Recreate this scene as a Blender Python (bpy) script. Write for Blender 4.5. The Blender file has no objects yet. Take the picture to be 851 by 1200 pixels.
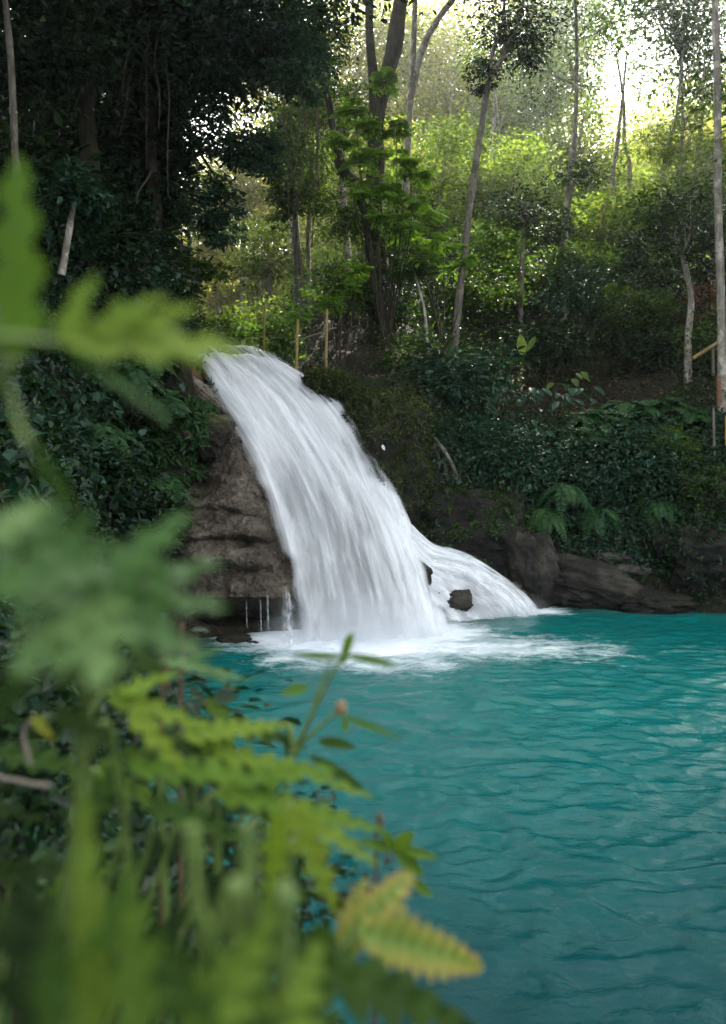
import bpy, bmesh, math
import numpy as np
from math import radians, pi

S = bpy.context.scene
COL = S.collection
RNG = np.random.default_rng(11)
CAM_H = 3.0
F = 933.0

def P(px, py, d):
    """Point at forward distance d seen at photo position (px, py) from the viewpoint (level camera 3 m above the pool)."""
    return np.array([(px - 425.5) / F * d, d, CAM_H - (py - 520.0) / F * d])

# ------------------------------------------------------------------ numeric helpers
def nrm(v):
    v = np.asarray(v, float)
    return v / np.maximum(np.linalg.norm(v, axis=-1, keepdims=True), 1e-9)

def smooth(a, b, x):
    t = np.clip((x - a) / (b - a), 0, 1)
    return t * t * (3 - 2 * t)

def _h(ix, iy, iz, seed):
    n = (ix * 374761393 + iy * 668265263 + iz * 2147483647 + seed * 974634777) & 0xFFFFFFFF
    n = ((n ^ (n >> 13)) * 1274126177) & 0xFFFFFFFF
    n = ((n ^ (n >> 15)) * 2246822519) & 0xFFFFFFFF
    return ((n ^ (n >> 16)) & 0xFFFFFF) / float(0xFFFFFF) * 2 - 1

def noise(p, seed=0):
    p = np.asarray(p, float)
    i = np.floor(p).astype(np.int64); f = p - i
    f = f * f * f * (f * (f * 6 - 15) + 10)
    x, y, z = i[..., 0], i[..., 1], i[..., 2]
    def L(a, b, t): return a + (b - a) * t
    fx, fy, fz = f[..., 0], f[..., 1], f[..., 2]
    return L(L(L(_h(x, y, z, seed), _h(x+1, y, z, seed), fx), L(_h(x, y+1, z, seed), _h(x+1, y+1, z, seed), fx), fy),
             L(L(_h(x, y, z+1, seed), _h(x+1, y, z+1, seed), fx), L(_h(x, y+1, z+1, seed), _h(x+1, y+1, z+1, seed), fx), fy), fz)

def fbm(p, oct=4, seed=0):
    a, s, r = 1.0, 0.0, 0
    p = np.asarray(p, float)
    for k in range(oct):
        r = r + a * noise(p, seed + k * 17); s += a; a *= 0.5; p = p * 2.03 + 5.1
    return r / s

def spline(pts, n):
    pts = np.asarray(pts, float)
    if len(pts) == 2:
        t = np.linspace(0, 1, n)[:, None]
        return pts[0] * (1 - t) + pts[1] * t
    q = np.vstack([2 * pts[0] - pts[1], pts, 2 * pts[-1] - pts[-2]])
    out = []
    m = len(pts) - 1
    for t in np.linspace(0, m, n):
        k = min(int(t), m - 1); u = t - k
        a, b, c, d = q[k], q[k+1], q[k+2], q[k+3]
        out.append(0.5 * (2*b + (c-a)*u + (2*a-5*b+4*c-d)*u*u + (3*b-a-3*c+d)*u**3))
    return np.array(out)

# ------------------------------------------------------------------ mesh helpers
def link(name, me, mat=None, parent=None, smooth_=True):
    o = bpy.data.objects.new(name, me)
    COL.objects.link(o)
    if mat is not None: me.materials.append(mat)
    if smooth_: me.polygons.foreach_set('use_smooth', np.ones(len(me.polygons), bool))
    if parent is not None: o.parent = parent; o.matrix_parent_inverse = parent.matrix_world.inverted()
    return o

def tag(o, label=None, cat=None, group=None, kind=None):
    if label: o['label'] = label
    if cat: o['category'] = cat
    if group: o['group'] = group
    if kind: o['kind'] = kind
    return o

def empty(name, loc, label, cat, group=None):
    o = bpy.data.objects.new(name, None); COL.objects.link(o)
    o.empty_display_size = 0.1
    o.location = [float(v) for v in loc]
    bpy_update.append(o)
    from mathutils import Matrix
    o.matrix_world = Matrix.Translation(o.location)
    return tag(o, label, cat, group)
bpy_update = []

class MB:
    """Collects geometry for one mesh, with a float per face ('tint') and per vertex ('edge')."""
    def __init__(s):
        s.v = []; s.f3 = []; s.f4 = []; s.t3 = []; s.t4 = []; s.e = []; s.uv = []; s.n = 0
    def add(s, v, quads=None, tris=None, tint=0.5, edge=0.0):
        v = np.asarray(v, np.float32).reshape(-1, 3)
        for F_, fl, tl in ((quads, s.f4, s.t4), (tris, s.f3, s.t3)):
            if F_ is not None and len(F_):
                F_ = np.asarray(F_, np.int64)
                fl.append(F_ + s.n)
                tl.append(np.broadcast_to(np.asarray(tint, np.float32), (len(F_),)))
        s.e.append(np.broadcast_to(np.asarray(edge, np.float32), (len(v),)))
        s.v.append(v); s.n += len(v)
    def grid(s, G, tint=0.5, edge=0.0, wrap=False, caps=False):
        """G: rows x cols x 3"""
        r, c = G.shape[:2]
        i = np.arange(r - 1)[:, None] * c; j = np.arange(c if wrap else c - 1)[None]
        j2 = (j + 1) % c
        q = np.stack([i + j, i + j2, i + c + j2, i + c + j], -1).reshape(-1, 4)
        tint = np.asarray(tint)
        s.add(G.reshape(-1, 3), quads=q, tint=tint, edge=np.asarray(edge).reshape(-1) if np.ndim(edge) else edge)
        if caps and wrap:
            for row, fl in ((0, True), (r - 1, False)):
                ring = G[row]; ce = ring.mean(0)
                k = np.arange(c)
                t = np.stack([np.full(c, c), k, (k + 1) % c], -1)
                if fl: t = t[:, ::-1]
                s.add(np.vstack([ring, ce]), tris=t, tint=tint if tint.ndim == 0 else 0.5)
    def tube(s, pts, rad, n=0, sides=7, tint=0.5, rough=0.0, seed=3):
        pts = np.asarray(pts, float)
        m = n or max(len(pts) * 5, 8)
        c = spline(pts, m)
        rr = np.asarray(rad, float)
        if rr.ndim == 0: rr = np.array([rr, rr])
        r = np.interp(np.linspace(0, 1, m), np.linspace(0, 1, len(rr)), rr)
        t = nrm(np.gradient(c, axis=0))
        up = np.array([0.31, 0.9, 0.17]); 
        if abs(t[0] @ nrm(up)) > 0.9: up = np.array([1.0, 0.1, 0.2])
        a = nrm(np.cross(t, up)); b = np.cross(t, a)
        th = np.linspace(0, 2 * pi, sides, endpoint=False)
        G = c[:, None] + r[:, None, None] * (np.cos(th)[None, :, None] * a[:, None] + np.sin(th)[None, :, None] * b[:, None])
        if rough:
            nn = fbm(G * np.array([5, 5, 1.6]) / max(rr.max(), 0.03) * 0.09, 3, seed)
            G = c[:, None] + (G - c[:, None]) * (1 + rough * nn[..., None])
        s.grid(G, tint, wrap=True, caps=True)
        return c
    def leaves(s, pos, d, nv, L, W, tint, fold=0.18, shape='oval'):
        pos = np.asarray(pos, float); N = len(pos)
        if N == 0: return
        d = nrm(d); side = nrm(np.cross(d, nv)); nv = np.cross(side, d)
        L = np.broadcast_to(np.asarray(L, float), (N,)); W = np.broadcast_to(np.asarray(W, float), (N,))
        if shape == 'oval':
            T = np.array([[0, 0, 0], [.32, .5, 1], [.72, .36, .7], [1, 0, -.9], [.72, -.36, .7], [.32, -.5, 1]])
        elif shape == 'lance':
            T = np.array([[0, 0, 0], [.25, .5, .6], [.65, .38, .2], [1, 0, -1.4], [.65, -.38, .2], [.25, -.5, .6]])
        else:
            T = np.array([[.12, 0, 0], [0, .38, .5], [.45, .5, .7], [1, 0, -.6], [.45, -.5, .7], [0, -.38, .5]])
        v = (pos[:, None] + T[None, :, 0:1] * L[:, None, None] * d[:, None] + T[None, :, 1:2] * W[:, None, None] * side[:, None]
             + T[None, :, 2:3] * (fold * W)[:, None, None] * nv[:, None])
        b = (np.arange(N) * 6)[:, None]
        q = np.concatenate([b + np.array([[0, 1, 2, 3]]), b + np.array([[0, 3, 4, 5]])], 1).reshape(-1, 4)
        s.add(v.reshape(-1, 3), quads=q, tint=np.repeat(np.broadcast_to(tint, (N,)), 2))
    def mesh(s, name):
        me = bpy.data.meshes.new(name)
        V = np.concatenate(s.v) if s.v else np.zeros((0, 3), np.float32)
        f4 = np.concatenate(s.f4) if s.f4 else np.zeros((0, 4), np.int64)
        f3 = np.concatenate(s.f3) if s.f3 else np.zeros((0, 3), np.int64)
        t = np.concatenate((s.t4 or [np.zeros(0, np.float32)]) + (s.t3 or []))
        me.vertices.add(len(V)); me.vertices.foreach_set('co', V.astype(np.float32).ravel())
        nl = len(f4) * 4 + len(f3) * 3
        me.loops.add(nl); me.polygons.add(len(f4) + len(f3))
        me.loops.foreach_set('vertex_index', np.concatenate([f4.ravel(), f3.ravel()]).astype(np.int32))
        st = np.concatenate([np.arange(len(f4)) * 4, len(f4) * 4 + np.arange(len(f3)) * 3]).astype(np.int32)
        me.polygons.foreach_set('loop_start', st)
        me.update(calc_edges=True)
        a = me.attributes.new('tint', 'FLOAT', 'FACE'); a.data.foreach_set('value', t.astype(np.float32))
        e = np.concatenate(s.e) if s.e else np.zeros(0)
        if e.size and e.max() > 0:
            a = me.attributes.new('edge', 'FLOAT', 'POINT'); a.data.foreach_set('value', e.astype(np.float32))
        me.validate()
        return me
    def build(s, name, mat, parent=None, smooth_=True):
        me = s.mesh(name)
        if parent is not None:
            me.transform(parent.matrix_world.inverted())
            o = bpy.data.objects.new(name, me); COL.objects.link(o); me.materials.append(mat)
            if smooth_: me.polygons.foreach_set('use_smooth', np.ones(len(me.polygons), bool))
            o.parent = parent
            return o
        return link(name, me, mat, None, smooth_)

# ------------------------------------------------------------------ materials
class NT:
    def __init__(s, name):
        s.m = bpy.data.materials.new(name); s.m.use_nodes = True
        s.t = s.m.node_tree; s.t.nodes.clear()
        s.out = s.t.nodes.new('ShaderNodeOutputMaterial')
    def n(s, typ, **kw):
        o = s.t.nodes.new('ShaderNode' + typ)
        for k, v in kw.items():
            if k.startswith('i_'):
                key = k[2:]
                o.inputs[int(key) if key.isdigit() else key.replace('_', ' ')].default_value = v
            else: setattr(o, k, v)
        return o
    def l(s, a, b): s.t.links.new(a, b)
    def ramp(s, fac, stops):
        r = s.n('ValToRGB'); e = r.color_ramp.elements
        while len(e) < len(stops): e.new(0.5)
        for k, (p, c) in enumerate(stops):
            e[k].position = p; e[k].color = (*c, 1) if len(c) == 3 else c
        s.l(fac, r.inputs[0]); return r.outputs[0]
    def noise(s, scale, detail=4, rough=0.55, vec=None, dist=0.0):
        n = s.n('TexNoise'); n.inputs['Scale'].default_value = scale; n.inputs['Detail'].default_value = detail
        n.inputs['Roughness'].default_value = rough; n.inputs['Distortion'].default_value = dist
        if vec is not None: s.l(vec, n.inputs['Vector'])
        return n.outputs['Fac']
    def math(s, op, a, b=None, c=None, clamp=False):
        m = s.n('Math', operation=op, use_clamp=clamp)
        for k, x in enumerate((a, b, c)):
            if x is None: continue
            if isinstance(x, (int, float)): m.inputs[k].default_value = x
            else: s.l(x, m.inputs[k])
        return m.outputs[0]
    def mix(s, fac, a, b, blend='MIX'):
        m = s.n('Mix', data_type='RGBA', blend_type=blend)
        for x, k in ((fac, 0), (a, 6), (b, 7)):
            if isinstance(x, (int, float)): m.inputs[k].default_value = x
            elif isinstance(x, tuple): m.inputs[k].default_value = (*x, 1)
            else: s.l(x, m.inputs[k])
        return m.outputs[2]
    def bump(s, h, strength=0.4, dist=0.02):
        b = s.n('Bump'); b.inputs['Strength'].default_value = strength; b.inputs['Distance'].default_value = dist
        s.l(h, b.inputs['Height']); return b.outputs[0]
    def mapping(s, scale=(1, 1, 1), coord='Object'):
        tc = s.n('TexCoord'); mp = s.n('Mapping'); mp.inputs['Scale'].default_value = scale
        s.l(tc.outputs[coord], mp.inputs[0]); return mp.outputs[0]

def leaf_mat(name, dark, mid, light, trans=0.35, rough=0.45, spec=0.4, sat=1.0, tcol=None, mottled=0.0, noise_scale=30.0):
    N = NT(name)
    a = N.n('Attribute', attribute_name='tint')
    fac = a.outputs['Fac']
    if mottled:
        fac = N.math('ADD', fac, N.math('MULTIPLY', N.math('SUBTRACT', N.noise(noise_scale, 3, vec=N.mapping()), 0.5), mottled), clamp=True)
    c = N.ramp(fac, [(0.0, dark), (0.55, mid), (1.0, light)])
    p = N.n('BsdfPrincipled'); p.inputs['Roughness'].default_value = rough
    p.inputs['Specular IOR Level'].default_value = spec * .7
    N.l(c, p.inputs['Base Color'])
    t = N.n('BsdfTranslucent')
    tc = N.mix(1.0, c, tcol or (2.0, 1.85, 0.75), 'MULTIPLY')
    N.l(tc, t.inputs[0])
    m = N.n('MixShader'); m.inputs[0].default_value = trans
    N.l(p.outputs[0], m.inputs[1]); N.l(t.outputs[0], m.inputs[2]); N.l(m.outputs[0], N.out.inputs[0])
    return N.m

def bark_mat(name, dark, light, moss=0.3, lichen=0.4):
    N = NT(name)
    v = N.mapping((1, 1, 0.25))
    n1 = N.noise(14, 6, 0.65, v); n2 = N.noise(3.0, 4, 0.6, N.mapping()); n3 = N.noise(5.5, 3, 0.6, N.mapping((1, 1, 0.7)))
    c = N.ramp(n1, [(0.32, dark), (0.68, light)])
    c = N.mix(N.math('MULTIPLY', N.ramp(n3, [(0.52, (0, 0, 0)), (0.6, (1, 1, 1))]), lichen), c, tuple(min(1, x * 1.7 + .04) for x in light))
    c = N.mix(N.math('MULTIPLY', N.ramp(n2, [(0.5, (0, 0, 0)), (0.62, (1, 1, 1))]), moss), c, (0.035, 0.05, 0.012))
    p = N.n('BsdfPrincipled'); p.inputs['Roughness'].default_value = 0.85; p.inputs['Specular IOR Level'].default_value = 0.2
    N.l(c, p.inputs['Base Color']); N.l(N.bump(n1, 0.8, 0.03), p.inputs['Normal']); N.l(p.outputs[0], N.out.inputs[0])
    return N.m

def rock_mat(name, c0, c1, c2, moss=0.5, moss_col=(0.05, 0.07, 0.012), rough=0.5, strata=1.0, moss_up=0.35):
    N = NT(name)
    ob = N.mapping()
    n1 = N.noise(2.2, 8, 0.62, ob); n2 = N.noise(9, 6, 0.7, ob); n3 = N.noise(45, 4, 0.7, ob)
    st = N.noise(3.0, 5, 0.6, N.mapping((0.35, 0.35, 4.0)))
    drip = N.noise(5.0, 5, 0.6, N.mapping((2.2, 2.2, 0.22)))
    c = N.ramp(n1, [(0.3, c0), (0.5, c1), (0.72, c2)])
    c = N.mix(N.math('MULTIPLY', N.ramp(st, [(0.42, (0, 0, 0)), (0.6, (1, 1, 1))]), 0.55 * strata), c, c0)
    c = N.mix(N.math('MULTIPLY', N.ramp(drip, [(0.5, (0, 0, 0)), (0.66, (1, 1, 1))]), 0.4), c, tuple(x * 0.35 for x in c0))
    c = N.mix(N.ramp(n3, [(0.35, (0.75,) * 3), (0.6, (0, 0, 0))]), c, tuple(x * 0.45 for x in c0))
    g = N.n('NewGeometry'); sx = N.n('SeparateXYZ'); N.l(g.outputs['Normal'], sx.inputs[0])
    mm = N.math('ADD', N.math('MULTIPLY', sx.outputs['Z'], moss_up), N.math('MULTIPLY', N.math('SUBTRACT', n2, 0.5), 1.6))
    mm = N.math('ADD', mm, N.math('MULTIPLY', N.math('SUBTRACT', n1, 0.5), 1.2))
    mf = N.math('MULTIPLY', N.ramp(mm, [(0.12, (0, 0, 0)), (0.34, (1, 1, 1))]), moss)
    mc = N.ramp(n3, [(0.3, tuple(x * 0.5 for x in moss_col)), (0.7, moss_col)])
    c = N.mix(mf, c, mc)
    p = N.n('BsdfPrincipled'); p.inputs['Specular IOR Level'].default_value = 0.28
    N.l(N.ramp(n2, [(0.35, (rough - .15,) * 3), (0.65, (min(1, rough + .3),) * 3)]), p.inputs['Roughness'])
    hgt = N.math('ADD', N.math('MULTIPLY', n2, 0.8), N.math('ADD', N.math('MULTIPLY', n3, 0.35), N.math('MULTIPLY', st, 0.7 * strata)))
    N.l(c, p.inputs['Base Color']); N.l(N.bump(hgt, 0.9, 0.07), p.inputs['Normal']); N.l(p.outputs[0], N.out.inputs[0])
    return N.m

def plain_mat(name, c, rough=0.6, var=0.4, scale=20, spec=0.3):
    N = NT(name)
    n = N.noise(scale, 5, 0.6, N.mapping())
    col = N.ramp(n, [(0.3, tuple(x * (1 - var) for x in c)), (0.7, tuple(x * (1 + var * .5) for x in c))])
    p = N.n('BsdfPrincipled'); p.inputs['Roughness'].default_value = rough; p.inputs['Specular IOR Level'].default_value = spec
    N.l(col, p.inputs['Base Color']); N.l(N.bump(n, 0.4, 0.01), p.inputs['Normal']); N.l(p.outputs[0], N.out.inputs[0])
    return N.m

M = {}
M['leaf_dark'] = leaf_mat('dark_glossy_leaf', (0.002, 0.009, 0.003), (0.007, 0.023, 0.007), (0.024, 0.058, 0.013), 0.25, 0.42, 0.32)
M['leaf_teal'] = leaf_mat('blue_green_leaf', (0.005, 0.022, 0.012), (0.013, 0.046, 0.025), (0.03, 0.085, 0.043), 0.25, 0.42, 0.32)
M['leaf_mid'] = leaf_mat('mid_green_leaf', (0.010, 0.028, 0.005), (0.028, 0.064, 0.010), (0.065, 0.115, 0.018), 0.42, 0.55, 0.15)
M['leaf_bright'] = leaf_mat('bright_green_leaf', (0.035, 0.07, 0.014), (0.072, 0.128, 0.026), (0.13, 0.175, 0.045), 0.5, 0.6, 0.1)
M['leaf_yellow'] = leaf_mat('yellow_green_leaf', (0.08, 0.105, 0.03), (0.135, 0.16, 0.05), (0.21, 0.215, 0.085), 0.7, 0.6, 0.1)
M['leaf_sunlit'] = leaf_mat('painted_sunlit_leaf', (0.12, 0.14, 0.045), (0.19, 0.20, 0.075), (0.28, 0.27, 0.12), 0.55, 0.6, 0.2, tcol=(1.6, 1.5, .8))  # paler leaf with the brightness of sunlight put into its colour
M['leaf_fresh'] = leaf_mat('fresh_green_leaf', (0.045, 0.12, 0.010), (0.09, 0.19, 0.018), (0.14, 0.26, 0.03), 0.5, 0.6, 0.12)
M['fern_green'] = leaf_mat('fern_green_leaf', (0.012, 0.04, 0.010), (0.022, 0.07, 0.02), (0.05, 0.11, 0.03), 0.3, 0.5, 0.3)
M['moss_leaf'] = leaf_mat('mossy_small_leaf', (0.012, 0.022, 0.005), (0.032, 0.05, 0.010), (0.07, 0.085, 0.02), 0.25, 0.6, 0.2)
M['litter'] = leaf_mat('dead_brown_leaf', (0.02, 0.012, 0.006), (0.055, 0.035, 0.018), (0.12, 0.085, 0.045), 0.1, 0.6, 0.3, (1.2, 1, .7))
M['red_leaf'] = leaf_mat('withered_red_leaf', (0.05, 0.012, 0.008), (0.12, 0.035, 0.02), (0.16, 0.08, 0.03), 0.3, 0.55, 0.3, (1.4, 1, .7))
M['bark_dark'] = bark_mat('dark_bark', (0.012, 0.009, 0.006), (0.05, 0.04, 0.028), 0.5, 0.15)
M['bark_grey'] = bark_mat('grey_bark', (0.05, 0.042, 0.032), (0.17, 0.15, 0.12), 0.35, 0.35)
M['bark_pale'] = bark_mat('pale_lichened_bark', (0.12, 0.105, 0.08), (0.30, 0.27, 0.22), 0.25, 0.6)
M['vine'] = bark_mat('hanging_vine_bark', (0.035, 0.026, 0.016), (0.11, 0.09, 0.06), 0.3, 0.2)
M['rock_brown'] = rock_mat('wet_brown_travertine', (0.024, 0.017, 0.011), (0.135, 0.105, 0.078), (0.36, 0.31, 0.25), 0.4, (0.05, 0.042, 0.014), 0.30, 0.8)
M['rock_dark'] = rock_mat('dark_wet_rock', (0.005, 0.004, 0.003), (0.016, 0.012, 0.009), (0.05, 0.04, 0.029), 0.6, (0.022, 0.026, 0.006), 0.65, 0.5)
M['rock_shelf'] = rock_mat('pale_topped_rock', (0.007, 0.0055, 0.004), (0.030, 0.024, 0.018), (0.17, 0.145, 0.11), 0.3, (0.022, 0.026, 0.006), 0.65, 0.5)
M['rock_moss'] = rock_mat('mossy_rock', (0.008, 0.007, 0.004), (0.025, 0.02, 0.012), (0.06, 0.05, 0.03), 0.95, (0.05, 0.058, 0.009), 0.6, 0.4, 0.6)
M['rock_red'] = rock_mat('reddish_tufa_rock', (0.06, 0.025, 0.013), (0.20, 0.085, 0.045), (0.33, 0.19, 0.11), 0.2, (0.05, 0.05, 0.014), 0.45, 0.3)
M['bamboo'] = plain_mat('dry_bamboo', (0.26, 0.18, 0.06), 0.5, 0.5, 14)
M['wood_brown'] = plain_mat('weathered_brown_timber', (0.16, 0.085, 0.04), 0.7, 0.5, 18)
M['wood_grey'] = plain_mat('grey_timber', (0.13, 0.11, 0.085), 0.75, 0.5, 18)
M['yellow_paint'] = plain_mat('yellow_paint', (0.65, 0.42, 0.02), 0.5, 0.25, 9)
M['white_paper'] = plain_mat('white_tag', (0.75, 0.75, 0.73), 0.6, 0.1, 40)
M['stone_step'] = rock_mat('worn_step_stone', (0.05, 0.044, 0.037), (0.14, 0.125, 0.105), (0.27, 0.24, 0.205), 0.15, (0.03, 0.04, 0.010), 0.6, 0.3)

def soil_mat():
    N = NT('forest_soil')
    ob = N.mapping()
    n1 = N.noise(1.2, 6, 0.6, ob); n2 = N.noise(22, 5, 0.7, ob)
    vo = N.n('TexVoronoi'); vo.inputs['Scale'].default_value = 16; N.l(ob, vo.inputs['Vector'])
    c = N.ramp(n2, [(0.3, (0.010, 0.008, 0.005)), (0.55, (0.035, 0.027, 0.017)), (0.75, (0.075, 0.058, 0.036))])
    c = N.mix(N.ramp(n1, [(0.45, (0, 0, 0)), (0.62, (0.8,) * 3)]), c, (0.018, 0.026, 0.008))
    c = N.mix(0.35, c, vo.outputs['Color'], 'MULTIPLY')
    p = N.n('BsdfPrincipled'); p.inputs['Roughness'].default_value = 0.9; p.inputs['Specular IOR Level'].default_value = 0.15
    N.l(c, p.inputs['Base Color']); N.l(N.bump(N.math('ADD', n2, vo.outputs['Distance']), 0.9, 0.06), p.inputs['Normal'])
    N.l(p.outputs[0], N.out.inputs[0])
    return N.m
M['soil'] = soil_mat()

def water_mat():
    N = NT('turquoise_pool_water')
    ob = N.mapping()
    big = N.noise(0.35, 3, 0.5, ob)
    dep = N.n('Attribute', attribute_name='depth').outputs['Fac']
    c = N.ramp(N.math('ADD', dep, N.math('MULTIPLY', N.math('SUBTRACT', big, 0.5), 0.35)),
               [(0.0, (0.03, 0.07, 0.05)), (0.25, (0.001, 0.118, 0.106)), (0.7, (0.0002, 0.076, 0.072)), (1.0, (0.0001, 0.034, 0.037))])
    fo = N.n('Attribute', attribute_name='foam').outputs['Fac']
    s1 = N.noise(2.6, 6, 0.6, N.mapping((0.8, 1.9, 1)), 0.6); s2 = N.noise(11, 5, 0.65, N.mapping((0.7, 1.6, 1)), 0.8)
    k = N.math('ADD', fo, N.math('ADD', N.math('MULTIPLY', N.math('SUBTRACT', s1, 0.5), 1.25), N.math('MULTIPLY', N.math('SUBTRACT', s2, 0.5), 0.7)))
    fm = N.ramp(k, [(0.18, (0, 0, 0)), (0.6, (0.45,) * 3), (1.0, (1, 1, 1))])
    gate = N.ramp(fo, [(0.02, (0, 0, 0)), (0.2, (1, 1, 1))])
    fm = N.math('MULTIPLY', fm, gate)
    c = N.mix(fm, c, (0.80, 0.86, 0.88))
    p = N.n('BsdfPrincipled'); N.l(c, p.inputs['Base Color']); p.inputs['IOR'].default_value = 1.33; p.inputs['Specular IOR Level'].default_value = 0.21
    N.l(N.ramp(fm, [(0, (0.05,) * 3), (0.5, (0.5,) * 3)]), p.inputs['Roughness'])
    h = N.math('ADD', N.math('MULTIPLY', N.noise(8, 4, 0.6, N.mapping((0.7, 1.3, 1)), 0.4), .8), N.math('MULTIPLY', N.noise(32, 4, 0.6, N.mapping((0.7, 1.3, 1)), .3), 0.45))
    N.l(N.bump(h, 0.34, 0.035), p.inputs['Normal']); N.l(p.outputs[0], N.out.inputs[0])
    return N.m
M['water'] = water_mat()

def fall_mat(name, su, sv, gap=0.5, wisp=0.0, seed=0.0):
    """Silky falling water: white scattering strands along the flow (V of the UV map); short gaps let the rock show.
    gap: how easily the strands open; wisp: 0 a closed body, 1 a loose veil."""
    N = NT(name)
    uv = N.n('UVMap')
    def nz(kx, kv, det, dist, off):
        mp = N.n('Mapping'); mp.inputs['Scale'].default_value = (su * kx, sv * kv, 1); mp.inputs['Location'].default_value = (seed + off, seed * .7 + off, seed)
        N.l(uv.outputs[0], mp.inputs[0]); return N.noise(1, det, 0.6, mp.outputs[0], dist)
    n1 = nz(1, 1, 3, 0.7, 0); n2 = nz(5, 1.5, 3, 0.3, 3); n3 = nz(2.2, 2.6, 4, 0.4, 7)
    den = N.n('Attribute', attribute_name='dens').outputs['Fac']; fade = N.n('Attribute', attribute_name='fade').outputs['Fac']
    st = N.math('ADD', N.math('MULTIPLY', n3, 0.62), N.math('ADD', N.math('MULTIPLY', n2, 0.16), N.math('MULTIPLY', n1, 0.32)))
    k = N.math('ADD', st, N.math('MULTIPLY', N.math('SUBTRACT', den, 1.0), gap))
    al = N.ramp(k, [(0.34 + .14 * wisp, (max(0.0, 0.42 - wisp * 2),) * 3), (0.56 + .3 * wisp, (1, 1, 1))])
    # the rim frays into strands
    fr = N.math('ADD', N.math('MULTIPLY', fade, 1.5), N.math('MULTIPLY', N.math('SUBTRACT', n2, 0.75), 1.0), clamp=True)
    al = N.math('MULTIPLY', al, N.math('MULTIPLY', fr, N.math('MINIMUM', N.math('MULTIPLY', fade, 3.0), 1.0)))
    col = N.ramp(N.math('ADD', N.math('MULTIPLY', n1, .6), N.math('MULTIPLY', n3, .4)), [(0.33, (0.80, 0.845, 0.86)), (0.52, (0.92, 0.93, 0.93)), (0.65, (0.95, 0.95, 0.945))])
    d = N.n('BsdfDiffuse'); N.l(col, d.inputs[0])
    t = N.n('BsdfTranslucent'); N.l(col, t.inputs[0])
    m1 = N.n('MixShader'); m1.inputs[0].default_value = 0.35; N.l(d.outputs[0], m1.inputs[1]); N.l(t.outputs[0], m1.inputs[2])
    tr = N.n('BsdfTransparent')
    m3 = N.n('MixShader'); N.l(al, m3.inputs[0]); N.l(tr.outputs[0], m3.inputs[1]); N.l(m1.outputs[0], m3.inputs[2])
    N.l(N.bump(n1, 0.25, 0.06), d.inputs['Normal'])
    N.l(m3.outputs[0], N.out.inputs[0])
    return N.m

# ------------------------------------------------------------------ terrain
SHORE = np.array([(1.5, -9), (1.1, 0.8), (0.2, 1.8), (-0.8, 3.3), (-1.65, 5.6), (-2.35, 8), (-2.9, 10.5), (-2.5, 12.2), (-1.2, 12.7), (1.2, 13.2),
                  (2.2, 14.4), (3.3, 14.8), (4.6, 14.7), (6.4, 13.9), (9, 12.6), (13, 9), (15.5, 0), (12, -9)])
AX = np.array([(-3.05, 18.5, 4.95), (-2.75, 16.8, 4.75), (-1.9, 15.5, 3.75), (-1.2, 14.4, 2.4), (-0.6, 13.4, 1.3), (-0.2, 12.4, -0.1), (0.0, 11.5, -1.0)])
AX2 = np.array([(0.2, 14.3, 2.2), (0.9, 14.2, 1.5), (1.6, 14.2, 1.0), (2.4, 14.1, 0.7), (3.2, 14.0, 0.0)])
AX3 = np.array([(-3.1, 13.3), (-1.8, 13.2)])
VAL = np.array([(-2.75, 16.8), (-3.4, 20), (-4.6, 25), (-8.0, 40), (-15, 70), (-24, 110)])

def seg_dist(x, y, A, closed=False):
    best = np.full(x.shape, 1e9); tt = np.zeros(x.shape)
    n = len(A) if closed else len(A) - 1
    for k in range(n):
        a, b = A[k][:2], A[(k + 1) % len(A)][:2]
        dx, dy = b - a
        t = np.clip(((x - a[0]) * dx + (y - a[1]) * dy) / (dx * dx + dy * dy), 0, 1)
        dd = np.hypot(x - a[0] - t * dx, y - a[1] - t * dy)
        m = dd < best
        best = np.where(m, dd, best); tt = np.where(m, k + t, tt)
    return best, tt

def inside(x, y, A):
    r = np.zeros(x.shape, bool)
    for k in range(len(A)):
        x0, y0 = A[k - 1]; x1, y1 = A[k]
        c = ((y0 > y) != (y1 > y)) & (x < (x1 - x0) * (y - y0) / (y1 - y0 + 1e-12) + x0)
        r ^= c
    return r

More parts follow.
